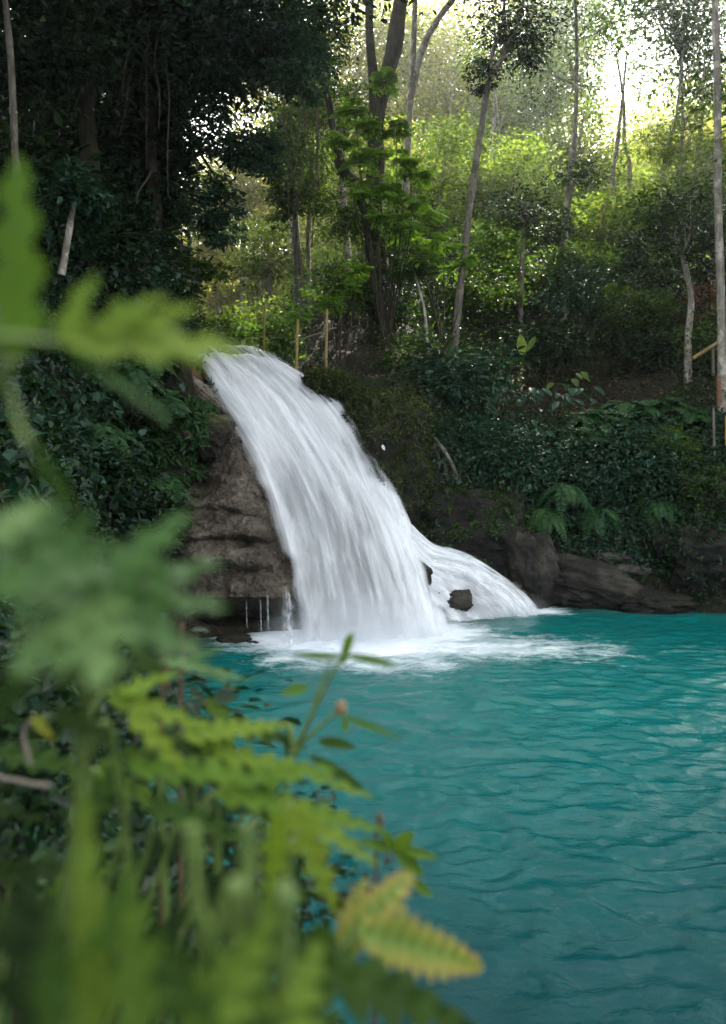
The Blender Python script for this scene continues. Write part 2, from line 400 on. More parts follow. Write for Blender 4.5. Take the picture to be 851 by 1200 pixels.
def height(x, y):
    x = np.asarray(x, float); y = np.asarray(y, float)
    d, _ = seg_dist(x, y, SHORE, True)
    ins = inside(x, y, SHORE)
    s = np.where(ins, 0, d)
    R = np.interp(s, [0, .3, .9, 2, 3.5, 6, 10, 20, 40, 100, 300], [-.3, .55, 1.35, 2.1, 3.1, 4.7, 6.8, 9.6, 14.5, 30, 60])
    Rc = np.interp(s, [0, .5, 1.2, 2, 4, 8, 12, 20, 40, 100, 300], [-.3, 1.3, 2.7, 3.7, 4.6, 6.4, 7.6, 9.6, 14.5, 30, 60])
    Lf = np.interp(s, [0, .4, 1, 2, 3, 5, 10, 30, 100, 300], [-.3, 1.0, 2.6, 4.6, 6.2, 8.2, 10.5, 17, 34, 60])
    Cb = np.interp(s, [0, .5, 1.2, 4, 10, 30, 100, 300], [-.3, .7, 1.35, 1.75, 2.6, 6, 20, 50])
    wc = np.exp(-((x - 0.8) / 2.2) ** 2) * smooth(11, 13, y)
    R = R * (1 - wc) + Rc * wc
    ax = np.interp(y, [11, 12.4, 14.4, 16.8, 20, 25, 40, 70, 110], [0.2, -.2, -1.2, -2.75, -3.4, -4.6, -8, -15, -24])
    wl = smooth(0.5, -0.5, x - ax)
    H = R * (1 - wl) + Lf * wl
    wb = smooth(7.5, 3.0, y) * smooth(8, 3, x)
    H = H * (1 - wb) + Cb * wb
    pp = np.stack([x, y, np.zeros_like(x)], -1)
    amp = np.clip(s * 0.5, 0, 1)
    H = H + amp * (0.50 * fbm(pp * 0.9, 4, 5) + 0.55 * np.clip(s / 8, 0, 1) * fbm(pp * 0.22, 3, 9))
    # stream valley behind the lip
    dv, tv = seg_dist(x, y, VAL)
    fl = 4.55 + 0.035 * np.maximum(y - 17, 0)
    hw = np.interp(y, [16, 20, 40, 110], [0.75, 1.2, 3.0, 7.0])
    k = smooth(0, 1, (dv - hw) / (1.2 + 0.06 * np.maximum(y - 17, 0)))
    Hm = H + (np.maximum(H, fl) - H) * smooth(5.0, 2.0, dv)
    H = np.where(y > 16.3, fl * (1 - k) + Hm * k, H)
    # rock bed under the fall
    da, ta = seg_dist(x, y, AX)
    za = np.interp(ta, np.arange(len(AX)), AX[:, 2])
    w = smooth(2.0, 1.0, da) * (y < 17.6)
    H = np.where(w > 0, H * (1 - w) + np.minimum(H, za - 0.5) * w, H)
    dc, tc_ = seg_dist(x, y, AX2)
    zc = np.interp(tc_, np.arange(len(AX2)), AX2[:, 2])
    w = smooth(1.1, 0.5, dc)
    H = np.where(w > 0, H * (1 - w) + np.minimum(H, zc - 0.45) * w, H)
    d3, _ = seg_dist(x, y, AX3)
    w = smooth(1.15, 0.6, d3)
    H = np.where(w > 0, H * (1 - w) + np.minimum(H, 0.1) * w, H)
    bed = -0.25 - 1.6 * smooth(0, 2.0, d)
    return np.where(ins, np.minimum(bed, H), H)

def build_terrain():
    n = 460
    t = np.linspace(-1, 1, n)
    def warp(t, c, near, far): return c + near * t + (far - near) * np.sign(t) * np.abs(t) ** 4.5
    xs = warp(t, 0.5, 16, 175); ys = warp(t, 13, 15, 185)
    X, Y = np.meshgrid(xs, ys)
    Z = height(X, Y)
    b = MB(); b.grid(np.stack([X, Y, Z], -1))
    o = b.build('ground', M['soil'])
    tag(o, 'dark forest soil of the banks, gorge and hillside', None, None, 'structure')
build_terrain()

def normal_at(x, y, e=0.08):
    hx = (height(x + e, y) - height(x - e, y)) / (2 * e); hy = (height(x, y + e) - height(x, y - e)) / (2 * e)
    return nrm(np.stack([-hx, -hy, np.ones_like(hx)], -1))

# ------------------------------------------------------------------ pool water
def build_water():
    xs = np.concatenate([np.linspace(-8, -5, 20)[:-1], np.linspace(-5, 9, 300)[:-1], np.linspace(9, 17, 60)])
    ys = np.concatenate([np.linspace(-10, 1.5, 60)[:-1], np.linspace(1.5, 8, 170)[:-1], np.linspace(8, 15.5, 150)])
    X, Y = np.meshgrid(xs, ys)
    p = np.stack([X * 1.3, Y * 1.7, np.zeros_like(X)], -1)
    wrp = fbm(p * 0.8, 2, 31)[..., None] * np.array([0.5, 0.5, 0])
    r1 = 1 - np.abs(noise((p + wrp) * 1.7, 41)); r2 = 1 - np.abs(noise((p + wrp * .6) * np.array([3.3, 3.6, 1]) + 9, 42)); r3 = noise(p * np.array([7, 8, 1.]), 43)
    calm = 0.45 + 0.55 * smooth(11, 4, Y) + 0.6 * np.exp(-((X - 0.3) ** 2 + (Y - 11.6) ** 2) / 3.0)
    Z = calm * (0.046 * (r1 - .6) + 0.030 * (r2 - .6) + 0.010 * r3)
    b = MB(); b.grid(np.stack([X, Y, Z], -1))
    me = b.mesh('water')
    # foam: churned water below the main fall, drifting out over the pool, and below the side cascade
    foot = np.array([(-1.15, 12.3), (-0.5, 12.0), (0.4, 12.05), (1.2, 12.6)])
    d1, _ = seg_dist(X, Y, foot)
    f1 = 1.25 * np.exp(-(d1 / 0.85) ** 2)
    tail = np.array([(0.0, 11.6), (1.2, 11.7), (2.3, 11.75), (3.2, 11.6)])
    d2, t2 = seg_dist(X, Y, tail)
    f2 = (1.15 - 0.25 * t2) * np.exp(-(d2 / (0.55 + .10 * t2)) ** 2)
    sc = np.array([(1.6, 13.9), (2.4, 14.2), (3.3, 14.3)])
    d3, _ = seg_dist(X, Y, sc)
    f3 = 1.0 * np.exp(-(d3 / 0.38) ** 2)
    d4, _ = seg_dist(X, Y, np.array([(-1.0, 11.2), (0.2, 10.9), (0.9, 10.9)]))
    f4 = 0.62 * np.exp(-(d4 / 0.6) ** 2)
    foam = np.maximum(np.maximum(f1, f2), np.maximum(f3, f4))
    dd, _ = seg_dist(X, Y, SHORE, True)
    deep = smooth(0.0, 1.3, dd) * (0.32 + 0.68 * smooth(10.5, 4.0, Y + 0.25 * np.abs(X - 3)) ) 
    deep = np.clip(deep + 0.25 * smooth(3, 8, X), 0, 1)
    for nm, ar in (('foam', foam), ('depth', deep)):
        a = me.attributes.new(nm, 'FLOAT', 'POINT'); a.data.foreach_set('value', ar.astype(np.float32).ravel())
    o = link('water', me, M['water'])
    tag(o, 'turquoise pool water with ripples and drifting white foam', None, None, 'structure')
build_water()

# ------------------------------------------------------------------ waterfall
def flow_sheet(name, left, right, nu, nv, mat, parent, off=0.0, amp=0.06, seed=1, dens=None, mid=None, ends=(0.0, 0.0), edge=0.12):
    left = spline([P(*q) for q in left], nv); right = spline([P(*q) for q in right], nv)
    u = np.linspace(0, 1, nu)
    G = left[:, None] * (1 - u)[None, :, None] + right[:, None] * u[None, :, None]
    dv = nrm(np.gradient(G, axis=0)); du = nrm(np.gradient(G, axis=1))
    n = nrm(np.cross(du, dv)); n[n[..., 1] > 0] *= -1
    v = np.linspace(0, 1, nv)
    U, V = np.meshgrid(u, v)
    wid = float(np.linalg.norm(right - left, axis=1).mean())
    bulge = min(0.12, 0.10 * wid) * np.sin(pi * U) ** 0.7 + (min(.10, .05 * wid) * fbm(np.stack([U * 2.5, V * 3.5, 0 * U], -1), 2, seed + 40))
    q = np.stack([U * 7, V * 2.2, np.zeros_like(U)], -1)
    w = fbm(q, 2, seed) * amp
    G = G + n * (bulge + off + w)[..., None]
    rag = .07 * fbm(np.stack([U * 3, V * 9, 0 * U], -1), 3, seed + 2)
    D = np.minimum(smooth(0, edge * 1.7, U + rag), smooth(0, edge, 1 - U + rag))
    D = D * (1 - ends[0] * smooth(0.12, 0, V)) * (1 - ends[1] * smooth(0.86, 1, V))
    DE = dens(U, V) if dens is not None else np.ones_like(U)
    b = MB(); b.grid(G)
    me = b.mesh(name)
    uvl = me.uv_layers.new(name='UVMap')
    li = np.zeros(len(me.loops), np.int32); me.loops.foreach_get('vertex_index', li)
    uvl.data.foreach_set('uv', np.stack([U.ravel()[li], V.ravel()[li]], -1).astype(np.float32).ravel())
    for nm, ar in (('fade', D), ('dens', DE)):
        a = me.attributes.new(nm, 'FLOAT', 'POINT'); a.data.foreach_set('value', ar.astype(np.float32).ravel())
    me.transform(parent.matrix_world.inverted())
    o = bpy.data.objects.new(name, me); COL.objects.link(o); me.materials.append(mat); o.parent = parent
    me.polygons.foreach_set('use_smooth', np.ones(len(me.polygons), bool))
    return o

wf = empty('waterfall', (0, 12.3, 0), 'broad white silky waterfall sliding down the rock face into the turquoise pool', 'waterfall')
LE = [(206, 424, 18.6), (214, 417, 17.3), (250, 470, 15.2), (288, 542, 14.0), (315, 622, 13.0), (330, 700, 12.35), (333, 770, 11.9)]
RI = [(304, 420, 18.6), (344, 430, 16.9), (412, 486, 15.6), (460, 568, 14.6), (498, 650, 13.7), (522, 715, 13.0), (536, 762, 12.3)]
def den_main(U, V):
    return 1.0 - 0.75 * smooth(0.38, 0.7, V) * smooth(0.85, .6, U) * smooth(0.08, .22, U) - 0.35 * smooth(0.28, 0.02, V) * smooth(.2, .6, U)
flow_sheet('main_sheet', LE, RI, 120, 200, fall_mat('falling_water_body', 5, 2.4, 0.38, 0.0, 1.3), wf, 0.0, 0.10, 3, den_main, ends=(.6, .5), edge=.10)
flow_sheet('veil', LE, RI, 120, 200, fall_mat('falling_water_veil', 6.5, 1.8, 0.2, 0.55, 7.7), wf, 0.12, 0.10, 8, lambda U, V: 1.0 - .5 * smooth(.5, .9, V) * smooth(.9, .5, U), ends=(.9, .8), edge=.2)
SC_T = [(440, 556, 14.35), (470, 604, 14.3), (506, 634, 14.3), (545, 648, 14.35), (582, 670, 14.35), (612, 695, 14.3), (640, 724, 14.15)]
SC_M = [(448, 606, 13.95), (474, 652, 13.85), (498, 676, 13.85), (528, 682, 13.85), (554, 696, 13.8), (572, 710, 13.75), (590, 732, 13.65)]
SC_B = [(446, 620, 13.75), (466, 662, 13.65), (486, 695, 13.6), (500, 712, 13.5), (510, 724, 13.45), (520, 734, 13.4), (528, 742, 13.3)]
flow_sheet('side_cascade', SC_B, SC_T, 110, 130, fall_mat('side_cascade_water', 5, 2.4, 0.34, 0.0, 4.1), wf, 0.02, 0.08, 13, lambda U, V: 1 - .7 * smooth(.45, .75, V) * np.exp(-((U - .42) / .22) ** 2), edge=.10, ends=(.8, .5))
flow_sheet('side_cascade', SC_M, SC_T, 70, 110, fall_mat('side_veil_water', 4, 2.4, 0.3, 0.3, 6.1), wf, 0.07, 0.07, 15, None, edge=.22, ends=(.9, .6))
def mist(loc, r, dens):
    bm = bmesh.new(); bmesh.ops.create_icosphere(bm, subdivisions=3, radius=1); me = bpy.data.meshes.new('mist'); bm.to_mesh(me); bm.free()
    o = bpy.data.objects.new('mist', me); COL.objects.link(o); o.parent = wf
    o.location = np.asarray(loc) - np.array(wf.location); o.scale = r
    N = NT('spray_mist'); tc = N.n('TexCoord'); ln = N.n('VectorMath', operation='LENGTH'); N.l(tc.outputs['Object'], ln.inputs[0])
    f = N.math('POWER', N.math('MAXIMUM', N.math('SUBTRACT', 1.0, ln.outputs['Value']), 0.0), 1.3)
    f = N.math('MULTIPLY', f, N.ramp(N.noise(2.2, 3, .6, tc.outputs['Object']), [(.3, (.25,) * 3), (.7, (1, 1, 1))]))
    pv = N.n('VolumePrincipled'); pv.inputs['Color'].default_value = (.95, .97, 1, 1); pv.inputs['Anisotropy'].default_value = .2
    N.l(N.math('MULTIPLY', f, dens), pv.inputs['Density']); N.l(pv.outputs[0], N.out.inputs['Volume']); me.materials.append(N.m)
mist((0.0, 12.1, 0.0), (1.75, .8, .95), 3.4)
mist((0.9, 12.5, 0.0), (.7, .5, .5), 2.6)
mist((2.3, 13.95, 0.05), (1.1, .5, .45), 2.0)
# thin trickles over the ledges beside the fall
mat_tr = fall_mat('trickle_water', 3, 3.0, 0.3, 0.75, 2.2)
for (a, b_, c_, d_) in (((304, 698, 12.22), (307, 698, 12.22), (304, 742, 12.18), (308, 742, 12.18)), ((311, 690, 12.2), (316, 690, 12.2), (312, 742, 12.15), (317, 742, 12.15)), ((288, 701, 12.25), (290, 701, 12.25), (288, 738, 12.22), (291, 738, 12.22)),
                        ((328, 682, 12.3), (346, 690, 12.3), (320, 758, 11.95), (350, 762, 11.95))):
    flow_sheet('trickle', [a, c_], [b_, d_], 14, 30, mat_tr, wf, 0.02, 0.02, 21, None, edge=.45, ends=(.8, .9))

# the stream that feeds it
sb = MB()
cl = spline([(-3.05, 17.6, 4.93), (-3.4, 20, 4.98), (-4.6, 25, 5.1), (-8, 40, 5.75), (-15, 70, 6.8)], 80)
tn = nrm(np.gradient(cl, axis=0)); sd = np.stack([tn[:, 1], -tn[:, 0], 0 * tn[:, 0]], -1)
wd = np.interp(cl[:, 1], [17, 20, 40, 70], [1.0, 1.2, 2.8, 4])[:, None, None]
sb.grid(cl[:, None] + sd[:, None] * wd * np.linspace(-1, 1, 9)[None, :, None])
N_ = NT('stream_water'); pr = N_.n('BsdfPrincipled'); pr.inputs['Base Color'].default_value = (0.10, 0.14, 0.12, 1); pr.inputs['Roughness'].default_value = 0.1
N_.l(N_.bump(N_.noise(4, 4, .6, N_.mapping()), .5, .05), pr.inputs['Normal']); N_.l(pr.outputs[0], N_.out.inputs[0])
tag(sb.build('stream_water', N_.m), 'shallow stream running to the lip of the fall', None, None, 'structure')

# ------------------------------------------------------------------ rocks
_ico = {}
def ico(k):
    if k not in _ico:
        bm = bmesh.new(); bmesh.ops.create_icosphere(bm, subdivisions=k, radius=1)
        _ico[k] = (np.array([v.co[:] for v in bm.verts]), np.array([[v.index for v in f.verts] for f in bm.faces])); bm.free()
    return _ico[k]
def rock(name, c, r, mat, label, cat='rock', seed=0, rz=0.0, box=0.25, rough=0.28, strata=0.0, tilt=0.0, k=5, group=None, parent=None):
    V, T = ico(k)
    r = np.asarray(r, float)
    n = np.abs(V).max(1, keepdims=True)
    v = V * (1 - box) + V / n * box * 0.85
    q = V * np.array([1.3, 1.3, 1.3])
    dsp = rough * fbm(q * 1.1 + seed * 3.7, 5, seed) - rough * 0.55 * np.abs(fbm(q * 2.6 + seed, 3, seed + 3))
    dsp += rough * .34 * fbm(q * 7 + seed, 4, seed + 4) - rough * .35 * np.maximum(0, .16 - np.abs(fbm(q * 1.9 + seed * 2, 3, seed + 9))) * 4
    v = v * (1 + dsp[:, None])
    v = v * r
    if strata:
        zz = v[:, 2] / strata
        f = zz - np.floor(zz)
        v[:, :2] *= (1 + 0.16 * (np.sqrt(np.clip(f, 0, 1)) - .6) )[:, None]
    cs, sn = math.cos(rz), math.sin(rz); ct, st = math.cos(tilt), math.sin(tilt)
    v = v @ np.array([[ct, 0, -st], [0, 1, 0], [st, 0, ct]])
    v = v @ np.array([[cs, sn, 0], [-sn, cs, 0], [0, 0, 1]])
    c = np.asarray(c, float)
    b = MB()
    if parent is None:
        b.add(v, tris=T); o = b.build(name, mat); o.location = c
        return tag(o, label, cat, group)
    b.add(v + c, tris=T); return b.build(name, mat, parent)

# tiered wet travertine face: ledges bulging beside and under the edge of the fall, undercut above the water
def rock_face():
    nu, nv = 230, 330
    u = np.linspace(0, 1, nu); v = np.linspace(0, 1, nv)
    U, V = np.meshgrid(u, v)
    y0, y1 = 452.0, 775.0
    py = y0 + (y1 - y0) * V
    lx = np.interp(py, [452, 500, 545, 575, 600, 640, 700, 775], [196, 190, 186, 184, 184, 184, 186, 186])
    rx = np.interp(py, [452, 540, 620, 700, 775], [262, 318, 348, 372, 385])
    px = lx + (rx - lx) * U
    wob = 17 * fbm(np.stack([U * 2.0, V * 1.6, 0 * U], -1), 3, 71) + 7 * np.sin(U * 4 + V * 3)
    pyl = py + wob
    d = np.interp(py, [452, 500, 545, 590, 622, 655, 700, 714, 735, 775], [15.5, 14.75, 14.0, 13.35, 13.1, 12.85, 12.6, 13.2, 13.45, 13.5])
    q = np.stack([px / 60, py / 60, 0 * U], -1)
    # rounded ledges: each bulges forward and drops back sharply below its lip
    for lip, hgt, amt in ((560, 34, .26), (592, 36, .40), (626, 36, .44), (660, 38, .44), (708, 54, .46)):
        t = (pyl - (lip - hgt)) / hgt
        m = (t > 0) & (t < 1.3)
        prof = np.where(t < .9, np.sin(np.clip(t / .9, 0, 1) * pi / 2) ** .8, np.cos(np.clip((t - .9) / .4, 0, 1) * pi / 2))
        d = d - np.where(m, amt * prof * smooth(1.0, .7, U) * (.75 + .5 * noise(np.stack([U * 3, V * 0 + lip, V * 0], -1), 77)), 0)
    d = d + .45 * smooth(.62, 1.0, U)                             # dips under the sheet of water
    edge = smooth(.30, 0, U)
    d = d + .5 * edge ** 1.5                                     # turns away into the shade
    d = d + .9 * np.exp(-((px - 236) / 24) ** 2 - ((py - 570) / 20) ** 2)   # shaded hollow under the boulder
    d = d - .28 * np.exp(-((px - 283) / 16) ** 2 - ((py - 512) / 26) ** 2)  # rounded nose
    G = np.stack([(px - 425.5) / F * d, d, CAM_H - (py - 520.0) / F * d], -1)
    w = .22 * fbm(G * 1.3, 4, 72) + .07 * fbm(G * np.array([4.5, 4.5, 7]), 4, 73) + .035 * fbm(G * 15, 3, 74) - .07 * np.abs(fbm(G * np.array([4, 4, 3.0]), 3, 75))
    G[..., 1] -= w; G[..., 2] += .35 * w
    bk = np.array([0, 1.4, 0])
    G = np.concatenate([G[:, :1] + bk + [-.3, 0, 0], G, G[:, -1:] + bk], 1)
    G = np.concatenate([G[:1] + bk * .6 + [0, 0, -.2], G, G[-1:] + bk], 0)
    b = MB(); b.grid(G[:, ::-1])
    tag(b.build('tiered_rock', M['rock_brown']), 'wet tan rock face in rounded tiers beside the falling water', 'rock')
rock_face()
rock('boulder', P(232, 508, 13.9), (0.62, 0.7, 0.52), M['rock_moss'], 'round mossy boulder overhanging the shaded hollow of the tiered rock, ferns on its flank', seed=4, tilt=.35, rough=.3, box=.1)
rock('boulder', P(196, 520, 13.9), (0.75, 0.9, 0.75), M['rock_moss'], 'dark mossy boulder between the gorge wall and the round brown boulder', seed=5, rough=.35)
rock('rock', P(240, 470, 15.3), (0.75, 0.6, 0.26), M['rock_brown'], 'flat wet brown shelf under the upper edge of the waterfall', seed=8, tilt=.75, rough=.3)
rock('rock', P(221, 446, 16.4), (0.27, 0.3, 0.42), M['rock_red'], 'reddish tufa knob at the top corner of the waterfall', seed=9, rough=.4)
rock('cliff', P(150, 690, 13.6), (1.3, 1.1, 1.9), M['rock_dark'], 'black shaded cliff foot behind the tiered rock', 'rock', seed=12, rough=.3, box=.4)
rock('rock', P(274, 752, 12.2), (0.30, 0.22, 0.12), M['rock_dark'], 'small dark wet stone lying on the waterline under the undercut', seed=14, k=4)
rock('rock', P(250, 766, 11.9), (0.42, 0.30, 0.10), M['rock_brown'], 'low brown stone awash in the shallows below the undercut', seed=15, k=4)
rock('rock', P(298, 757, 12.05), (0.16, 0.14, 0.07), M['rock_shelf'], 'smallest grey stone at the waterline next to the fall', seed=16, k=4)
rock('cliff', P(462, 545, 15.1), (0.78, .65, 1.45), M['rock_moss'], 'mossy rock face right against the steep edge of the falling water', 'cliff', seed=21, rough=.35, box=.35, strata=.7)
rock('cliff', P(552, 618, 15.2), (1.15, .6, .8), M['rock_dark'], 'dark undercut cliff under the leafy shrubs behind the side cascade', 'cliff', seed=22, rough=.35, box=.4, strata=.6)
rock('rock', P(392, 456, 16.1), (0.55, 0.5, 0.30), M['rock_moss'], 'yellow green mossy shelf beside the lip of the waterfall', seed=23, rough=.35, tilt=.25)
rock('rock', P(430, 490, 15.6), (0.38, 0.45, 0.5), M['rock_moss'], 'mossy knob stepping down below the shelf at the fall edge', seed=24, rough=.35)
rock('rock', P(532, 704, 13.83), (0.34, 0.3, 0.25), M['rock_shelf'], 'round grey rock with water running over it in the side cascade', seed=26, rough=.25)
rock('rock', P(594, 700, 14.4), (0.34, 0.3, 0.32), M['rock_brown'], 'pointed brown rock at the outer end of the side cascade', seed=27, rough=.35)
rock('boulder', P(622, 672, 15.0), (0.62, 0.7, 0.92), M['rock_shelf'], 'tall humped dark boulder at the water beside the side cascade', seed=31, rough=.3, tilt=-.2)
rock('boulder', P(692, 688, 14.9), (1.25, 0.62, 0.52), M['rock_shelf'], 'long low pale topped boulder reaching along the shore', seed=33, rough=.32, tilt=.22, box=.15)
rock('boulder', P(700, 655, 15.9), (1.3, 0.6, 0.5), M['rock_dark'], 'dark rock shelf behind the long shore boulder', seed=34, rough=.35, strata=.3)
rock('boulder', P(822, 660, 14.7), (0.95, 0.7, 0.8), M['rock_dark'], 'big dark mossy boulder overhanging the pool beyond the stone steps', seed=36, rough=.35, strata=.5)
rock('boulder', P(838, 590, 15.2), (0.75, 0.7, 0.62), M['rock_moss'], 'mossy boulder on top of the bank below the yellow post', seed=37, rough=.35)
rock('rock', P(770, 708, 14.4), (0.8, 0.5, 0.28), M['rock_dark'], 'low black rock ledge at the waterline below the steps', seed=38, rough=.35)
rock('rock', P(640, 640, 16.0), (0.5, 0.4, 0.35), M['rock_dark'], 'small dark rock wedged above the humped boulder', seed=39, rough=.35, k=4)

st = empty('stone_steps', P(735, 690, 15.2), 'worn pale stone steps climbing the bank from the water', 'steps')
for k, (px, py, d, w) in enumerate([(735, 661, 14.9, .50), (722, 647, 15.15, .42), (742, 636, 15.4, .42), (728, 626, 15.65, .5), (745, 614, 15.9, .4)]):
    rock('step', P(px, py + 6, d), (w, .26, .11), M['stone_step'], None, seed=50 + k, box=.6, rough=.35, rz=.2 * math.sin(k * 2.1), k=4, parent=st)

# ------------------------------------------------------------------ foliage generators
def rand_dirs(n, rng):
    return nrm(rng.normal(size=(n, 3)))

def clump_leaves(b, c, r, nclump, nleaf, L, rng, shape='oval', shell=0.5, droop=-0.3, asp=0.45, flat=0.5, spread=0.30, up=1.0, out=0.6, tbase=0.5, tvar=0.22):
    c = np.asarray(c, float); r = np.asarray(r, float)
    u = rand_dirs(nclump, rng)
    rad = shell + (1 - shell) * rng.random(nclump) ** 0.6
    wob = 1 + 0.55 * fbm(u * 1.9 + c * .37, 3, 7)
    cc = c + u * r * (rad * wob)[:, None]
    rc = spread * np.array([1, 1, flat]) * min(r[0], r[2] * 1.4) * rng.uniform(.6, 1.3, (nclump, 1))
    ct = tbase + rng.normal(0, tvar * .7, nclump)
    i = np.repeat(np.arange(nclump), nleaf)
    n = len(i)
    off = rng.normal(size=(n, 3)); off /= np.maximum(1, np.linalg.norm(off, axis=1, keepdims=True) / 1.7)
    pos = cc[i] + off * rc[i]
    d = nrm(rng.normal(size=(n, 3)) * np.array([1, 1, .4]) + out * (u[i] + 0.8 * off * np.array([1, 1, .3])) + np.array([0, 0, droop]))
    nv = rng.normal(size=(n, 3)) * 0.5 + np.array([0, 0, up]) + 0.25 * u[i]
    ll = L * rng.uniform(.6, 1.3, n)
    b.leaves(pos, d, nv, ll, ll * asp * rng.uniform(.8, 1.2, n), np.clip(ct[i] + rng.normal(0, tvar, n), 0, 1), shape=shape)
    return cc

def limbs(b, start, ends, r0, rng, sag=0.15, sides=5):
    start = np.asarray(start, float)
    for e in ends:
        L = np.linalg.norm(e - start)
        m1 = start + (e - start) * .35 + rng.normal(0, .08, 3) * L + np.array([0, 0, sag * L * .5])
        m2 = start + (e - start) * .7 + rng.normal(0, .06, 3) * L + np.array([0, 0, sag * L * .3])
        b.tube([start, m1, m2, e], [r0, r0 * .6, r0 * .35, r0 * .12], 12, sides, rough=.1)

def tree(name, label, stems, crowns, bark, leaf, seed, cat='tree', group=None, limb_n=10, rough=0.25, sides=9):
    """stems: list of (points, radii); crowns: list of dicts for clump_leaves plus 'from' (a limb origin)."""
    rng = np.random.default_rng(seed)
    base = np.asarray(stems[0][0][0], float)
    root = empty(name, base, label, cat, group)
    tb = MB()
    for pts, rad in stems:
        tb.tube(pts, rad, len(pts) * 9, sides, rough=rough, seed=seed)
    cb = {}
    for cr in crowns:
        cr = dict(cr); fr = cr.pop('at', None); m = cr.pop('mat', leaf); ln = cr.pop('limbs', limb_n); lr = cr.pop('lr', 0.05)
        cc = clump_leaves(cb.setdefault(m, MB()), rng=rng, **cr)
        if fr is not None and ln:
            sel = rng.choice(len(cc), min(ln, len(cc)), replace=False)
            limbs(tb, fr, cc[sel], lr, rng)
    tb.build('trunk', M[bark], root)
    for m, b in cb.items(): b.build('crown', M[m], root)
    return root

def px_path(pts, d=None):
    return [P(*(q if len(q) == 3 else (*q, d))) for q in pts]

def ground(px, d):
    x = (px - 425.5) / F * d
    return np.array([x, d, float(height(np.array([x]), np.array([d]))[0])])

EXPOSURE = 2.85
# ------------------------------------------------------------------ trees
def C(px, py, d, rx, ry, rz, ncl, nl, L, **k):
    return dict(c=P(px, py, d), r=(rx, ry, rz), nclump=ncl, nleaf=nl, L=L, **k)

def rooted(pts, d, sink=0.4):
    """A trunk path given by picture positions at one distance, continued down into the ground."""
    q = px_path(pts, d)
    g = height(np.array([q[0][0]]), np.array([q[0][1]]))[0]
    if q[0][2] > g - 0.2:
        q = [np.array([q[0][0] + .05, q[0][1], g - sink])] + q
    else:
        q[0] = np.array([q[0][0], q[0][1], g - sink])
    return q

# --- dark gorge side: overhanging trees and ivy
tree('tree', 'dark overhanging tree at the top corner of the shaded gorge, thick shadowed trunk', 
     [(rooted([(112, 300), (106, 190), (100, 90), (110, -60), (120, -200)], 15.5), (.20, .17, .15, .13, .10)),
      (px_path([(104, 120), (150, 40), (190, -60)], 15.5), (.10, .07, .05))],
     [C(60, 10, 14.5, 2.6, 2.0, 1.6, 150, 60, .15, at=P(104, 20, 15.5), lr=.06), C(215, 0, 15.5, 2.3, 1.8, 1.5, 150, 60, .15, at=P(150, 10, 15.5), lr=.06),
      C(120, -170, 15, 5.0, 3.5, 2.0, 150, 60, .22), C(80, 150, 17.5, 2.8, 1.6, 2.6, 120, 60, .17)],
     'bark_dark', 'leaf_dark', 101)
tree('tree', 'dark leafy bough tree reaching over the pool towards the gnarled double trunk',
     [(rooted([(190, 420), (182, 260), (176, 140), (186, 30), (200, -90)], 17.0), (.17, .14, .12, .10, .07)),
      (px_path([(184, 60, 17), (240, 20, 16.3), (310, 20, 15.6), (372, 40, 15.2)]), (.08, .06, .04, .02))],
     [C(305, 20, 15.4, 1.3, 1.2, .85, 130, 60, .12, at=P(250, 15, 16.2), lr=.03, mat='leaf_teal'), C(350, 70, 15.2, .55, .6, .7, 50, 50, .11, mat='leaf_teal'),
      C(255, 60, 15.8, .95, 1.0, .65, 80, 55, .12, mat='leaf_teal'), C(210, 60, 17, 1.8, 1.5, 1.4, 130, 60, .15), C(280, -110, 16, 3.2, 2.5, 1.6, 120, 60, .2)],
     'bark_dark', 'leaf_dark', 102)
tree('tree', 'ivy draped dark tree column standing before the sunlit gap of the gorge',
     [(rooted([(176, 400), (190, 300), (205, 180), (208, 60)], 17.8), (.13, .12, .10, .07))],
     [C(168, 165, 17.6, .65, .8, 2.3, 170, 60, .13), C(174, 285, 17.6, .55, .7, 1.1, 80, 60, .12, mat='leaf_teal'), C(160, 345, 17, 1.0, .9, 1.3, 120, 60, .13),
      C(212, 215, 17.2, .3, .4, .9, 36, 50, .11, mat='leaf_teal'), C(115, 230, 18.5, 1.7, 1.2, 2.4, 130, 60, .18)],
     'bark_dark', 'leaf_dark', 103)
tree('tree', 'drooping teal leaved bough hanging in front of the bright sky gap',
     [(px_path([(190, 200, 17.3), (225, 185, 16.8), (262, 165, 16.3), (300, 172, 16.0)]), (.06, .045, .03, .012)),
      (px_path([(235, 180, 16.7), (255, 215, 16.3), (262, 260, 16.2)]), (.03, .02, .008))],
     [C(285, 172, 16.1, .75, .6, .33, 55, 38, .12, at=P(262, 165, 16.3), lr=.015), C(255, 250, 16.3, .42, .4, .75, 48, 40, .12, at=P(258, 215, 16.3), lr=.015),
      C(310, 200, 16, .35, .35, .3, 18, 36, .11), C(232, 150, 16.8, .5, .5, .5, 30, 40, .12)],
     'bark_dark', 'leaf_teal', 104)
tree('tree', 'spreading green tree low over the stream above the lip of the waterfall',
     [(rooted([(205, 410), (215, 370), (228, 330), (250, 300)], 18.5), (.07, .06, .045, .02))],
     [C(212, 325, 18.5, .5, .6, .55, 40, 50, .12, at=P(222, 345, 18.5), lr=.02), C(250, 318, 18.6, .45, .4, .18, 18, 40, .11), C(205, 370, 18, .6, .6, .6, 40, 50, .12)],
     'bark_dark', 'leaf_mid', 105)
